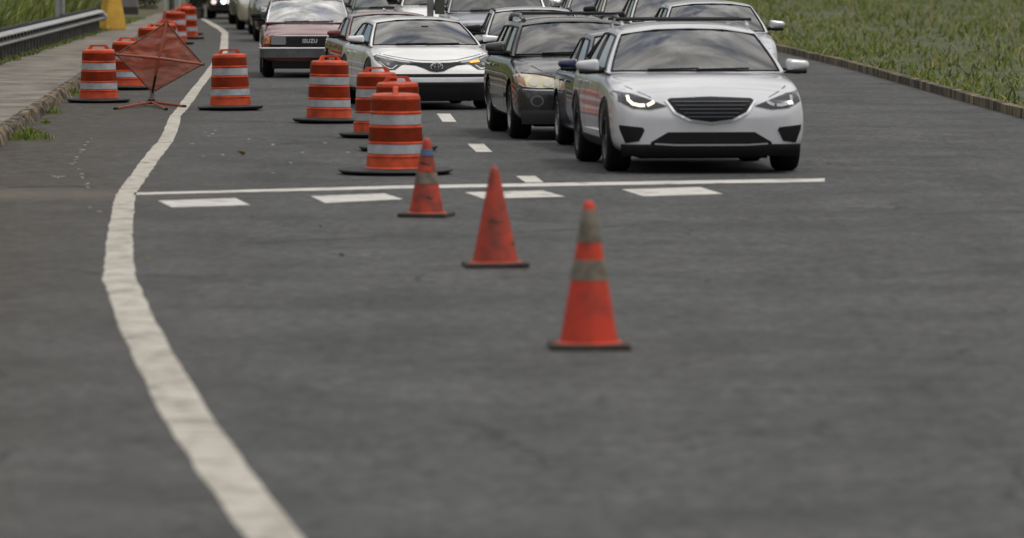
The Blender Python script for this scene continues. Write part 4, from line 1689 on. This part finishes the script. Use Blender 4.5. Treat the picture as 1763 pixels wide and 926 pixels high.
# --- white crossover in the middle, turning out of the queue
S = dict(fo=0.90, wb=2.62, ro=0.78, W=0.905, zb=0.16, hood_f=0.69, hood_c=0.895, belt=0.92, deck=0.95, H=1.315, tyre=0.325, xwb=-0.30, xwt=-1.12, xrt=-2.75, xrb=-3.20,
         Wt=0.64, wins=[(0.05, 0.36), (0.40, 0.72)], zrb=0.98, tap=0.05, win_lo=0.08, crown=0.06, nose=(0.92, 0.66), bulf=0.11, mir=(0.25, 0.13), apil=0.05, rarch=0.07, wtop=0.97)
loc, rz = place(738, 187, 9.0)
car, bvh, X, SD, side, front, roof = build_car('white_crossover', 'white crossover with dark tinted windscreen and amber indicator lit, behind the drum cluster', 'car', S, loc, rz, P_white, G_dark, G_dark, 'dark', CG)
# central dark blade from lamp to lamp with the badge dip
X('front_blade', [(-0.60, 0.675), (-0.45, 0.655), (-0.30, 0.640), (-0.18, 0.600), (-0.10, 0.560), (0, 0.548), (0.10, 0.560), (0.18, 0.600), (0.30, 0.640), (0.45, 0.655), (0.60, 0.675),
                  (0.60, 0.705), (0.40, 0.695), (0.2, 0.680), (0, 0.676), (-0.2, 0.680), (-0.40, 0.695), (-0.60, 0.705)], M_grillb, 0.010, 0.02, False, 0.04)
hl = X('headlight', [(0.33, 0.672), (0.50, 0.650), (0.60, 0.585), (0.70, 0.580), (0.78, 0.640), (0.87, 0.755), (0.80, 0.790), (0.70, 0.765), (0.50, 0.718), (0.33, 0.696)], M_lensd, 0.012, 0.04, True, 0.04)
X('lamp_strip', strip_line([(0.37, 0.684), (0.50, 0.696), (0.66, 0.730), (0.81, 0.770)], 0.008), M_lens, 0.018, 0.01, True, 0.04)
X('lamp_strip', strip_line([(0.80, 0.70), (0.745, 0.635), (0.69, 0.600), (0.64, 0.598), (0.57, 0.645)], 0.005), M_chr, 0.018, 0.01, True, 0.04)
X('projector_lamp', ell(0.69, 0.660, 0.026, 0.022), mat('lamp_grey', (0.2, 0.21, 0.22), 0.25), 0.020, 0.01, True, 0.03)
# amber indicator on the car's own left (picture right)
obj('indicator', patch(bvh, [(0.50, 0.672), (0.65, 0.688), (0.65, 0.716), (0.50, 0.696)], 'x', 0.022, 0.01, 0.04), M_blink, car)
h0 = bvh.ray_cast(Vector((5, 0, 0.622)), Vector((-1, 0, 0)), 10)[0]
if h0:
    bd = obj('badge', ring_bm(h0.x + 0.02, 0, 0.620, 0.085, 0.055, 0.007, -0.25), M_chr, car, smooth=60)
    obj('badge_ring', ring_bm(h0.x + 0.022, 0, 0.640, 0.062, 0.026, 0.005, -0.25), M_chr, bd, smooth=60)
    obj('badge_ring', ring_bm(h0.x + 0.022, 0, 0.618, 0.026, 0.048, 0.005, -0.25), M_chr, bd, smooth=60)
X('bumper_slot', [(-0.76, 0.475), (0.76, 0.475), (0.80, 0.515), (0.70, 0.520), (-0.70, 0.520), (-0.80, 0.515)], M_grillb, 0.006, 0.02, False)
skirt('lower_grille', bvh, car, S['W'], 0.135, 0.395, 0.36, M_blk, 0.014)
for zz in (0.345,):
    X('grille_bar', [(-0.62, zz), (0.62, zz), (0.62, zz + 0.012), (-0.62, zz + 0.012)], M_grillb, 0.020, 0.02, False)
X('bumper_bar', [(-0.78, 0.405), (0.78, 0.405), (0.80, 0.455), (-0.80, 0.455)], M_steelbar, 0.010, 0.02, False)
under_sill(SD, S, M_blk, 0.27)
arch_trim(SD, S, M_blk, 0.045)
X('hood_gap', strip_line([(0.0, 0.700), (0.3, 0.714), (0.6, 0.765), (0.8, 0.812)], 0.004), M_seam, 0.002, 0.0, True, 0.05)
p_ = front(0.08, 0.72)
bm = bmesh.new(); box(bm, p_ + Vector((0.012, 0, 0.01)), (0.03, 0.10, 0.008)); obj('windscreen_sticker', bm, mat('pale_sticker', (0.6, 0.6, 0.6), 0.6), car)

# --- white SUV nearest the camera
S = dict(fo=0.88, wb=2.70, ro=0.76, W=1.05, zb=0.19, hood_f=0.86, hood_c=1.03, belt=1.04, deck=1.08, H=1.565, tyre=0.345, xwb=-0.42, xwt=-1.18, xrt=-2.95, xrb=-3.32,
         Wt=0.735, wins=[(0.06, 0.36), (0.40, 0.68), (0.71, 0.88)], zrb=1.14, crown=0.075, nose=(0.955, 0.76), bulf=0.11, mir=(0.26, 0.16), apil=0.05, rarch=0.05, wtop=0.885, tw=0.265, mirz=-0.05)
loc, rz = place(1206, 294, 5.6)
car, bvh, X, SD, side, front, roof = build_car('white_suv', 'white SUV with roof rack and lit daytime lamp, nearest car at the stop line', 'car', S, loc, rz, P_white2, G_std, G_dark, 'dark', CG)
X('headlight', [(0.470, 0.715), (0.645, 0.680), (0.825, 0.695), (0.970, 0.760), (1.010, 0.835), (0.985, 0.868), (0.825, 0.845), (0.665, 0.790)], M_lensd, 0.012, 0.04, True, 0.04)
for s_ in (1, -1):
    mm = M_drl if s_ == -1 else M_lens
    for pl in (strip_line([(s_ * 0.870, 0.825), (s_ * 0.865, 0.775), (s_ * 0.825, 0.738), (s_ * 0.755, 0.722), (s_ * 0.700, 0.722)], 0.016),
               strip_line([(s_ * 0.675, 0.722), (s_ * 0.625, 0.745), (s_ * 0.600, 0.762)], 0.016)):
        obj('daytime_lamp', patch(bvh, pl, 'x', 0.020, 0.01, 0.04), mm, car)
X('grille', [(-0.46, 0.775), (-0.37, 0.650), (-0.22, 0.575), (0, 0.545), (0.22, 0.575), (0.37, 0.650), (0.46, 0.775), (0.43, 0.795), (0.0, 0.812), (-0.43, 0.795)], M_grillb, 0.008, 0.03, False, 0.05)
for zz in (0.595, 0.635, 0.675, 0.715, 0.755):
    wv = 0.26 + (zz - 0.60) * 0.95
    X('grille_bar', [(-wv, zz), (wv, zz), (wv, zz + 0.010), (-wv, zz + 0.010)], mat('grille_slat', (0.05, 0.055, 0.065), 0.35, metal=0.4), 0.020, 0.02, False)
X('grille_trim', strip_line([(0.475, 0.773), (0.38, 0.640), (0.225, 0.562), (0.0, 0.531), (-0.225, 0.562), (-0.38, 0.640), (-0.475, 0.773)], 0.012), M_chr, 0.016, 0.02, False, 0.05)
X('fog_recess', [(0.705, 0.46), (0.765, 0.345), (0.905, 0.325), (0.960, 0.46), (0.970, 0.515), (0.725, 0.49)], M_blk, 0.006, 0.03, True, 0.04)
X('lower_grille', [(-0.64, 0.335), (-0.46, 0.440), (0.46, 0.440), (0.64, 0.335), (0.64, 0.30), (-0.64, 0.30)], M_blk, 0.007, 0.03, False)
skirt('lower_bumper', bvh, car, S['W'], 0.185, 0.312, 0.36, M_blk, 0.012)
X('bumper_bar', strip_line([(-0.60, 0.318), (-0.38, 0.305), (0.38, 0.305), (0.60, 0.318)], 0.008), M_steelbar, 0.022, 0.02, False)
under_sill(SD, S, M_blk, 0.34)
arch_trim(SD, S, M_blk, 0.05)
X('hood_gap', strip_line([(0.625, 0.80), (0.745, 0.858), (0.845, 0.905), (0.925, 0.98)], 0.004), M_seam, 0.002, 0.0, True, 0.05)
for sgn in (1, -1):
    bm = bmesh.new()
    pts = []
    for k in range(9):
        v = 0.06 + 0.84 * k / 8
        q = roof(sgn * 0.93, v)
        pts.append(q + Vector((0, 0, 0.03 if k in (0, 8) else 0.07)))
    tube(bm, pts, 0.022, 8)
    obj('roof_rail', bm, P_white2, car, smooth=60)
for v in (0.16, 0.62):
    bm = bmesh.new()
    a, b = roof(-0.93, v), roof(0.93, v)
    a.z = b.z = b.z + 0.095
    tube(bm, [a + Vector((0, -0.06, 0)), b + Vector((0, 0.06, 0))], 0.026, 8, 0.7)
    obj('roof_crossbar', bm, M_blk, car, smooth=60)

# --- dark green-grey SUV
S = dict(fo=0.90, wb=2.71, ro=0.95, W=0.91, zb=0.20, hood_f=0.825, hood_c=1.005, belt=1.0, deck=1.02, H=1.475, tyre=0.345, xwb=-0.42, xwt=-1.02, xrt=-3.25, xrb=-3.60,
         Wt=0.645, wins=[(0.05, 0.30), (0.33, 0.58), (0.61, 0.88)], crown=0.06, nose=(0.95, 0.72), bulf=0.10, mir=(0.26, 0.17), apil=0.05, rarch=0.02, wtop=0.88, tap=0.05, tw=0.26, mirz=-0.02)
loc, rz = place(1000, 238, 5.6)
car, bvh, X, SD, side, front, roof = build_car('dark_suv', 'dark greyish green SUV with yellowed headlight and roof rack, next to white crossover', 'car', S, loc, rz, P_green, G_std, G_std, 'alloy', CG)
X('lamp_surround', [(0.385, 0.632), (0.60, 0.626), (0.81, 0.640), (0.885, 0.695), (0.893, 0.80), (0.85, 0.832), (0.62, 0.815), (0.40, 0.775)], M_seam, 0.008, 0.02, True, 0.04)
X('headlight', [(0.40, 0.645), (0.60, 0.640), (0.80, 0.655), (0.865, 0.70), (0.875, 0.79), (0.84, 0.815), (0.62, 0.800), (0.42, 0.76)], M_lensy, 0.014, 0.04, True, 0.04)
X('amber_corner', [(0.765, 0.665), (0.86, 0.715), (0.865, 0.78), (0.79, 0.775)], mat('faded_amber', (0.38, 0.15, 0.05), 0.25, coat=0.6), 0.019, 0.01, True, 0.04)
X('lamp_bowl', ell(0.67, 0.715, 0.060, 0.052), mat('lamp_glass', (0.55, 0.53, 0.45), 0.25, coat=0.6), 0.020, 0.01, True, 0.04)
X('lamp_bowl', ell(0.51, 0.705, 0.052, 0.048), mat('lamp_glass', (0.5, 0.5, 0.46), 0.25, coat=0.6), 0.020, 0.01, True, 0.04)
X('grille', [(-0.36, 0.62), (0.36, 0.62), (0.37, 0.76), (-0.37, 0.76)], M_grillb, 0.008, 0.03, False)
skirt('lower_bumper', bvh, car, S['W'], 0.20, 0.37, 0.40, mat('grey_bumper_plastic', (0.035, 0.037, 0.036), 0.5), 0.012)
X('lower_grille', [(-0.46, 0.37), (0.46, 0.37), (0.44, 0.455), (-0.44, 0.455)], M_blk, 0.008, 0.03, False)
X('fog_ring', ell(0.635, 0.485, 0.082, 0.070), mat('fog_surround', (0.17, 0.175, 0.175), 0.4, metal=0.4), 0.010, 0.03, True, 0.04)
X('fog_lamp', ell(0.635, 0.485, 0.060, 0.050), M_lensd, 0.018, 0.02, True, 0.04)
X('bumper_gap', strip_line([(-0.86, 0.628), (-0.6, 0.618), (0, 0.605), (0.6, 0.618), (0.86, 0.628)], 0.007), M_steelbar, 0.004, 0.0, False)
SD('side_moulding', [(-0.45, 0.50), (-2.25, 0.50), (-2.25, 0.555), (-0.45, 0.555)], P_green, 0.018, 0.03)
X('hood_gap', strip_line([(0.44, 0.80), (0.58, 0.86), (0.70, 0.93), (0.78, 1.0)], 0.005), M_seam, 0.002, 0.0, True, 0.05)
for sgn in (1, -1):
    bm = bmesh.new()
    pts = []
    for k in range(11):
        v = 0.05 + 0.86 * k / 10
        q = roof(sgn * 0.93, v)
        pts.append(q + Vector((0, 0, (0.02, 0.055, 0.075)[min(k, 10 - k, 2)])))
    tube(bm, pts, 0.030, 8)
    obj('roof_rail', bm, mat('grey_roof_rail', (0.16, 0.165, 0.16), 0.4, metal=0.5), car, smooth=60)
for v in (0.14, 0.7):
    bm = bmesh.new()
    a, b = roof(-0.93, v), roof(0.93, v)
    a.z = b.z = b.z + 0.10
    tube(bm, [a, b], 0.022, 8, 0.7)
    obj('roof_crossbar', bm, M_blk, car, smooth=60)

# --- dark blue sedan squeezed between
S = dict(fo=0.80, wb=2.50, ro=0.70, W=0.86, zb=0.15, hood_f=0.72, hood_c=0.90, belt=0.92, deck=0.94, H=1.41, tyre=0.31, xwb=-0.30, xwt=-1.15, xrt=-2.5, xrb=-3.0,
         Wt=0.58, wins=[(0.06, 0.40), (0.44, 0.78)], crown=0.06, nose=(0.90, 0.62), mir=(0.24, 0.14))
loc, rz = place(1126, 262, 6.2)
car, bvh, X, SD, side, front, roof = build_car('blue_car', 'dark blue car mostly hidden behind the nearest white SUV, blue mirror showing', 'car', S, loc, rz, P_blue, G_std, G_std, 'multi', CG)
X('headlight', [(0.45, 0.60), (0.70, 0.58), (0.83, 0.66), (0.80, 0.72), (0.55, 0.68)], M_lens, 0.010, 0.03)
X('grille', [(-0.35, 0.50), (0.35, 0.50), (0.40, 0.60), (-0.40, 0.60)], M_grillb, 0.008, 0.02, False)
X('lower_grille', [(-0.6, 0.22), (0.6, 0.22), (0.5, 0.36), (-0.5, 0.36)], M_blk, 0.008, 0.02, False)

# --- maroon pickup with lettered grille
S = dict(fo=0.80, wb=2.65, ro=1.05, W=0.835, zb=0.25, hood_f=0.765, hood_c=0.935, belt=0.93, deck=0.90, H=1.40, tyre=0.34, xwb=-0.42, xwt=-0.86, xrt=-1.75, xrb=-1.95,
         Wt=0.64, wins=[(0.07, 0.86)], crown=0.045, boxy=True, bulf=0.08, bulr=0.04, doors=2, mir=(0.20, 0.14), apil=0.035, rarch=0.01, tap=0.0, cab_in=0.075, win_hi=0.88, arch=0.07, wtop=0.95, mirz=0.03)
loc, rz = place(531, 133, 3.4)
car, bvh, X, SD, side, front, roof = build_car('red_pickup', 'old maroon pickup truck with chrome bumper and lettered grille, behind the lone drum', 'pickup', S, loc, rz, P_red, G_clear, G_clear, 'alloy', CG, mirror_m=M_blk)
X('grille', [(-0.70, 0.545), (0.70, 0.545), (0.70, 0.742), (-0.70, 0.742)], M_grillb, 0.006, 0.03, False)
for zz in (0.575, 0.607, 0.640, 0.672, 0.704):
    X('grille_bar', [(-0.40, zz), (0.40, zz), (0.40, zz + 0.009), (-0.40, zz + 0.009)], mat('old_grille_slat', (0.055, 0.05, 0.05), 0.5), 0.012, 0.01, False, 0.2)
X('grille_frame', strip_line([(-0.72, 0.745), (0.72, 0.745)], 0.008), M_steelbar, 0.012, 0.02, False, 0.2)
X('headlight', [(0.425, 0.60), (0.665, 0.60), (0.665, 0.728), (0.425, 0.728)], mat('grey_sealed_lens', (0.16, 0.165, 0.165), 0.2, coat=1.0, var=0.5, vscale=14), 0.016, 0.03, True, 0.2)
X('headlight_frame', strip_line([(0.42, 0.595), (0.67, 0.595), (0.67, 0.733), (0.42, 0.733), (0.42, 0.597)], 0.009), mat('old_chrome', (0.30, 0.30, 0.31), 0.35, metal=0.8), 0.020, 0.02, True, 0.2)
X('corner_lamp', [(0.69, 0.60), (0.79, 0.60), (0.79, 0.73), (0.69, 0.73)], M_ambr, 0.014, 0.03, True, 0.05)
xb = S['fo'] - 0.02


def bar_loop(z0, z1, dx, dep):
    bm = bmesh.new()
    rows = []
    for x, y in ((-0.40, -0.872), (-0.08, -0.866), (-0.02, -0.835), (0, -0.78), (0.015, 0), (0, 0.78), (-0.02, 0.835), (-0.08, 0.866), (-0.40, 0.872)):
        c = Vector((xb + x + dx, y * (1 + dx * 0.4), 0))
        i = Vector((xb + x - dep if abs(y) < 0.84 else xb + x, y * (0.93 if abs(y) > 0.8 else 1), 0))
        rows.append([bm.verts.new((p.x, p.y, z)) for p, z in ((c, z0), (c, z1), (i, z1), (i, z0))])
    for a, b in zip(rows, rows[1:]):
        for k in range(4):
            bm.faces.new((a[k], a[(k + 1) % 4], b[(k + 1) % 4], b[k]))
    bm.faces.new(rows[0]); bm.faces.new(rows[-1])
    bmesh.ops.recalc_face_normals(bm, faces=bm.faces)
    return bm


obj('front_bumper', bar_loop(0.36, 0.515, 0.0, 0.10), mat('road_reflection_steel', (0.20, 0.21, 0.22), 0.30, metal=0.8, var=0.25, vscale=4), car, smooth=60)  # dark road reflection on the bumper face is put into its steel colour
bm = bmesh.new()
tube(bm, [(xb + x + 0.006, y, 0.520) for x, y in ((-0.40, -0.874), (-0.08, -0.868), (-0.02, -0.837), (0, -0.78), (0.015, 0), (0, 0.78), (-0.02, 0.837), (-0.08, 0.868), (-0.40, 0.874))], 0.020, 8)
obj('bumper_edge', bm, M_chr, car, smooth=60)
bm = bmesh.new(); box(bm, (xb - 0.16, 0, 0.26), (0.12, 1.30, 0.20), bevel=0.02); obj('valance', bm, M_blk, car)
# windscreen trim
ch = bmesh.new()
q = [front(-0.965, 0.03), front(-0.965, 0.5), front(-0.965, 0.95), front(-0.5, 0.95), front(0, 0.95), front(0.5, 0.95), front(0.965, 0.95), front(0.965, 0.5), front(0.965, 0.03), front(0.5, 0.03), front(0, 0.03), front(-0.5, 0.03), front(-0.965, 0.03)]
tube(ch, [p + Vector((0.012, 0, 0.006)) for p in q], 0.014, 6)
obj('windscreen_trim', ch, M_chr, car)
bm = bmesh.new(); box(bm, front(0, 0.82) + Vector((-0.10, 0, -0.02)), (0.03, 0.19, 0.055), bevel=0.01); obj('inside_mirror', bm, M_blk, car)
bm = bmesh.new(); box(bm, (-2.9, 0, 0.915), (1.45, 1.42, 0.012)); obj('bed_floor', bm, M_blk, car)
cu = bpy.data.curves.new('lettering', 'FONT')
cu.body = 'ISUZU'
cu.size = 0.125
cu.align_x = 'CENTER'
cu.extrude = 0.008
cu.offset = 0.003
cu.space_character = 1.12
tmp = bpy.data.objects.new('tmp', cu); COL.objects.link(tmp)
dg = bpy.context.evaluated_depsgraph_get(); dg.update()
me = bpy.data.meshes.new_from_object(tmp.evaluated_get(dg))
bpy.data.objects.remove(tmp)
hx = bvh.ray_cast(Vector((5, 0, 0.64)), Vector((-1, 0, 0)), 10)[0]
lt = link_mesh('lettering', me, mat('pale_letters', (0.62, 0.62, 0.62), 0.35), car)
lt.location = (hx.x + 0.035, 0.01, 0.617)
lt.rotation_euler = (R(90), 0, R(90))
lt.scale = (0.70, 0.78, 1)

# --- red sedan behind the crossover
S = dict(fo=0.85, wb=2.60, ro=0.9, W=0.865, zb=0.15, hood_f=0.64, hood_c=0.84, belt=0.86, deck=0.90, H=1.285, tyre=0.31, xwb=-0.32, xwt=-1.20, xrt=-2.45, xrb=-3.05,
         Wt=0.60, wins=[(0.06, 0.40), (0.44, 0.80)], crown=0.06, mir=(0.23, 0.14), bulf=0.11)
loc, rz = place(683, 161, 7.5)
car, bvh, X, SD, side, front, roof = build_car('red_sedan', 'dark red sedan peeking out between the maroon pickup and the white crossover', 'car', S, loc, rz, P_red2, G_std, G_std, 'alloy', CG)
X('headlight', [(0.45, 0.55), (0.70, 0.53), (0.84, 0.62), (0.80, 0.68), (0.55, 0.63)], M_lens, 0.010, 0.03)
X('grille', [(-0.35, 0.47), (0.35, 0.47), (0.40, 0.56), (-0.40, 0.56)], M_grillb, 0.008, 0.02, False)
bm = bmesh.new()
q = roof(0.02, 0.55); tube(bm, [q, q + Vector((-0.1, 0, 0.045))], [0.03, 0.008], 6); obj('antenna_fin', bm, mat('pale_fin', (0.6, 0.55, 0.55), 0.3), car)

# --- silver car behind the dark SUV
S = dict(fo=0.85, wb=2.65, ro=0.85, W=0.89, zb=0.17, hood_f=0.74, hood_c=0.92, belt=0.93, deck=0.95, H=1.375, tyre=0.33, xwb=-0.35, xwt=-1.15, xrt=-2.75, xrb=-3.2,
         Wt=0.63, wins=[(0.06, 0.38), (0.42, 0.76)], crown=0.05, mir=(0.26, 0.16), apil=0.05)
loc, rz = place(926, 166, 3.5)
car, bvh, X, SD, side, front, roof = build_car('silver_hatchback', 'pale silver car with light windscreen directly behind the dark green SUV', 'car', S, loc, rz, P_silver2, G_std, G_std, 'alloy', CG, mirror_m=M_blk)
X('headlight', [(0.45, 0.62), (0.70, 0.60), (0.86, 0.70), (0.82, 0.76), (0.55, 0.71)], M_lens, 0.010, 0.03)
X('grille', [(-0.35, 0.50), (0.35, 0.50), (0.40, 0.62), (-0.40, 0.62)], M_grillb, 0.008, 0.02, False)
for s_ in (-0.96, 0.96):
    bm = bmesh.new(); tube(bm, [roof(s_, v / 8) + Vector((0, 0, 0.012)) for v in range(9)], 0.018, 6); obj('roof_channel', bm, M_blk, car)

# --- silver truck with chrome-framed grille
S = dict(fo=0.92, wb=3.1, ro=1.05, W=0.97, zb=0.26, hood_f=1.00, hood_c=1.13, belt=1.13, deck=1.12, H=1.75, tyre=0.39, xwb=-0.45, xwt=-1.0, xrt=-2.6, xrb=-2.9,
         Wt=0.70, wins=[(0.05, 0.42), (0.47, 0.86)], crown=0.05, boxy=True, mir=(0.24, 0.22), apil=0.045, bulf=0.12)
loc, rz = place(858, 133, 3.0)
car, bvh, X, SD, side, front, roof = build_car('silver_truck', 'large silver truck with chrome framed grille and chrome lamps, above the white crossover', 'pickup', S, loc, rz, P_silver, G_std, G_std, 'alloy', CG, mirror_m=M_chr)
X('grille', [(-0.52, 0.70), (0.52, 0.70), (0.56, 0.93), (-0.56, 0.93)], M_grillb, 0.008, 0.03, False, 0.2)
X('grille_frame', strip_line([(-0.54, 0.69), (0.54, 0.69), (0.58, 0.945), (-0.58, 0.945), (-0.54, 0.695)], 0.020), M_chr, 0.022, 0.03, False, 0.2)
X('grille_frame', strip_line([(-0.56, 0.82), (0.56, 0.82)], 0.022), M_chr, 0.020, 0.03, False, 0.2)
X('headlight', [(0.62, 0.70), (0.90, 0.72), (0.92, 0.94), (0.64, 0.93)], M_lensy, 0.012, 0.03, True, 0.06)
X('bumper_bar', [(-0.92, 0.44), (0.92, 0.44), (0.92, 0.62), (-0.92, 0.62)], M_chr, 0.03, 0.05, False, 0.1)

# --- the rest of the queue: simpler but whole cars
def simple_car(name, lab, px, py, deg, P, kind, hs=1.0, mm=None, gl=None, lamps=None, ws=1.0):
    if kind == 'suv':
        S = dict(fo=0.88, wb=2.65, ro=0.80, W=0.90 * ws, zb=0.20, hood_f=0.82 * hs, hood_c=1.02 * hs, belt=1.03 * hs, deck=1.05 * hs, H=1.50 * hs, tyre=0.345, xwb=-0.40, xwt=-1.08, xrt=-2.95, xrb=-3.28,
                 Wt=0.63 * ws, wins=[(0.05, 0.33), (0.37, 0.64), (0.68, 0.88)], crown=0.06, mir=(0.24, 0.16), tap=0.06, tw=0.22)
    else:
        S = dict(fo=0.85, wb=2.60, ro=0.9, W=0.87 * ws, zb=0.16, hood_f=0.68 * hs, hood_c=0.87 * hs, belt=0.88 * hs, deck=0.92 * hs, H=1.32 * hs, tyre=0.315, xwb=-0.32, xwt=-1.15, xrt=-2.45, xrb=-3.05,
                 Wt=0.60 * ws, wins=[(0.06, 0.40), (0.44, 0.80)], crown=0.06, mir=(0.23, 0.14))
    loc, rz = place(px, py, deg)
    car, bvh, X, SD, side, front, roof = build_car(name, lab, 'car', S, loc, rz, P, gl or G_std, gl or G_std, 'alloy', CG, mirror_m=mm, far=True)
    hf, w_ = S['hood_f'], S['W']
    X('headlight', [(w_ * .5, hf - .13), (w_ * .78, hf - .15), (w_ * .95, hf - .06), (w_ * .93, hf + .0), (w_ * .62, hf - .05)], M_lens, 0.010, 0.03, True, 0.08)
    X('grille', [(-.36, hf - .24), (.36, hf - .24), (.42, hf - .12), (-.42, hf - .12)], M_grillb, 0.008, 0.02, False, 0.2)
    X('lower_grille', [(-w_ * .75, .24), (w_ * .75, .24), (w_ * .6, .38), (-w_ * .6, .38)], M_blk, 0.008, 0.02, False, 0.2)
    if lamps:
        for (y, z, m_) in lamps:
            obj('lit_lamp', patch(bvh, ell(y, z, 0.085, 0.075), 'x', 0.016, 0.02, 0.2), m_, car)
    return car


# right lane behind the nearest SUV
simple_car('white_suv', 'white SUV behind the roof bar of the nearest SUV, rightmost of the far cars', 1236, 173, 4.0, P_silver2, 'suv', 1.0)
simple_car('beige_suv', 'beige white SUV behind the rightmost far car, slanted windows showing', 1172, 152, 3.8, paint('warm_white_paint', (0.58, 0.56, 0.50)), 'suv', 1.04, M_blk)
simple_car('cream_suv', 'cream SUV with black mirror behind the dark SUV roof bar', 1116, 136, 3.6, P_beige, 'suv', 1.06, M_blk)
simple_car('grey_car', 'grey car with white mirror, farthest at the top right behind the silver hatchback', 1050, 120, 3.4, P_silver, 'suv', 0.98, P_white)
# middle far
simple_car('white_van', 'white car with pale hood left of the grey pole, above the red sedan roof', 762, 107, 3.0, P_white, 'suv', 1.08, M_blk)
simple_car('green_car', 'dark grey green car at the top right corner of the maroon pickup', 672, 97, 5.0, P_olive, 'sedan', 1.12)
simple_car('white_sedan', 'distant white car with bright mirror between grey green car and white car', 724, 84, 3.0, P_white2, 'suv', 1.0, P_white)
# far left queue behind the pickup
simple_car('black_suv', 'black SUV immediately behind the maroon pickup, left side showing', 502, 72, 3.2, P_dark, 'suv', 1.05, M_blk)
simple_car('dark_sedan', 'dark grey car in the queue between black SUV and beige car', 487, 60, 3.2, P_grey, 'sedan', 1.12)
simple_car('beige_car', 'beige car in the far left queue', 465, 52, 3.2, P_beige, 'suv', 1.0)
simple_car('grey_sedan', 'grey green car behind the beige car in the far queue', 448, 42, 3.2, P_olive, 'suv', 1.0)
simple_car('black_car', 'farthest black car with a bright headlamp at the end of the queue', 407, 33, 1.5, P_dark, 'suv', 0.95, None, None, [(-0.36, 0.53, M_drlw), (-0.66, 0.52, mat('dim_far_lamp', (0.8, 0.6, 0.6), 0.3, emit=(1.0, 0.8, 0.8), estr=0.8))])

# --- grey pole with a box between the lanes
pb = GD(741, 98.0)
po = thing('roadside_pole', 'grey square pole with a white capped dark box, rising behind the white crossover', 'pole', pb)
bm = bmesh.new(); box(bm, (0, 0, 1.7), (0.11, 0.11, 3.4), bevel=0.01); obj('shaft', bm, M_galvd, po)
bm = bmesh.new(); box(bm, (0.16, -0.02, 1.31), (0.17, 0.14, 0.26), bevel=0.015); obj('control_box', bm, mat('dark_green_box', (0.07, 0.08, 0.06), 0.6), po)
bm = bmesh.new(); tube(bm, [(0.02, -0.07, 1.56), (0.10, -0.08, 1.50), (0.22, -0.06, 1.51)], [0.03, 0.045, 0.04], 8); obj('white_cap', bm, mat('white_plastic', (0.6, 0.6, 0.58), 0.5), po, smooth=60)
bm = bmesh.new(); box(bm, (0, 0, 0.015), (0.3, 0.3, 0.03)); obj('base_plate', bm, M_galvd, po)

# ------------------------------------------------------------------ leaves and scraps on the asphalt
ML = [mat('dry_leaf', (0.30, 0.20, 0.06), 0.7), mat('brown_leaf', (0.10, 0.055, 0.03), 0.8), mat('yellow_leaf', (0.34, 0.30, 0.05), 0.7), mat('litter_white', (0.6, 0.6, 0.6), 0.6)]


def leaf(px, py, size, k, lab, name='fallen_leaf', cat='leaf'):
    bm = bmesh.new()
    n = 10
    cvs = []
    for i in range(n):
        a = 2 * math.pi * i / n
        r = size * (0.5 + 0.14 * math.sin(3 * a + px))
        cvs.append(bm.verts.new((r * math.cos(a), 0.65 * r * math.sin(a), 0.012 + abs(math.sin(a * 0.5 + px)) * size * 0.3)))
    c = bm.verts.new((0, 0, 0.006))
    for i in range(n):
        bm.faces.new((c, cvs[i], cvs[(i + 1) % n]))
    r = bmesh.ops.solidify(bm, geom=list(bm.faces), thickness=0.002)
    o = obj(name, bm, ML[k], smooth=60)
    o.location = G(px, py)
    o.rotation_euler = (0, 0, px * 1.7)
    tag(o, lab, cat, 'leaves and litter on the asphalt')


leaf(417, 268, 0.13, 0, 'curled tan leaf on the open asphalt below the drum on the edge line')
leaf(588, 442, 0.05, 1, 'brown leaf on the near asphalt left of the plain red cone')
leaf(256, 449, 0.045, 2, 'yellow leaf beside the near bend of the white edge line')
leaf(434, 375, 0.03, 2, 'small yellow leaf just below the leftmost white dash')
leaf(552, 392, 0.03, 1, 'small dark leaf below the second white dash')
leaf(900, 468, 0.03, 2, 'yellowish leaf between the plain red cone and the nearest cone')
leaf(74, 232, 0.06, 3, 'scrap of white litter in the biggest grass tuft by the kerb', 'litter', 'litter')
leaf(138, 189, 0.05, 3, 'scrap of white litter on the asphalt below the leftmost drum', 'litter', 'litter')
leaf(122, 170, 0.06, 3, 'white stone on the foot of the leftmost drum side, by the kerb', 'litter', 'litter')
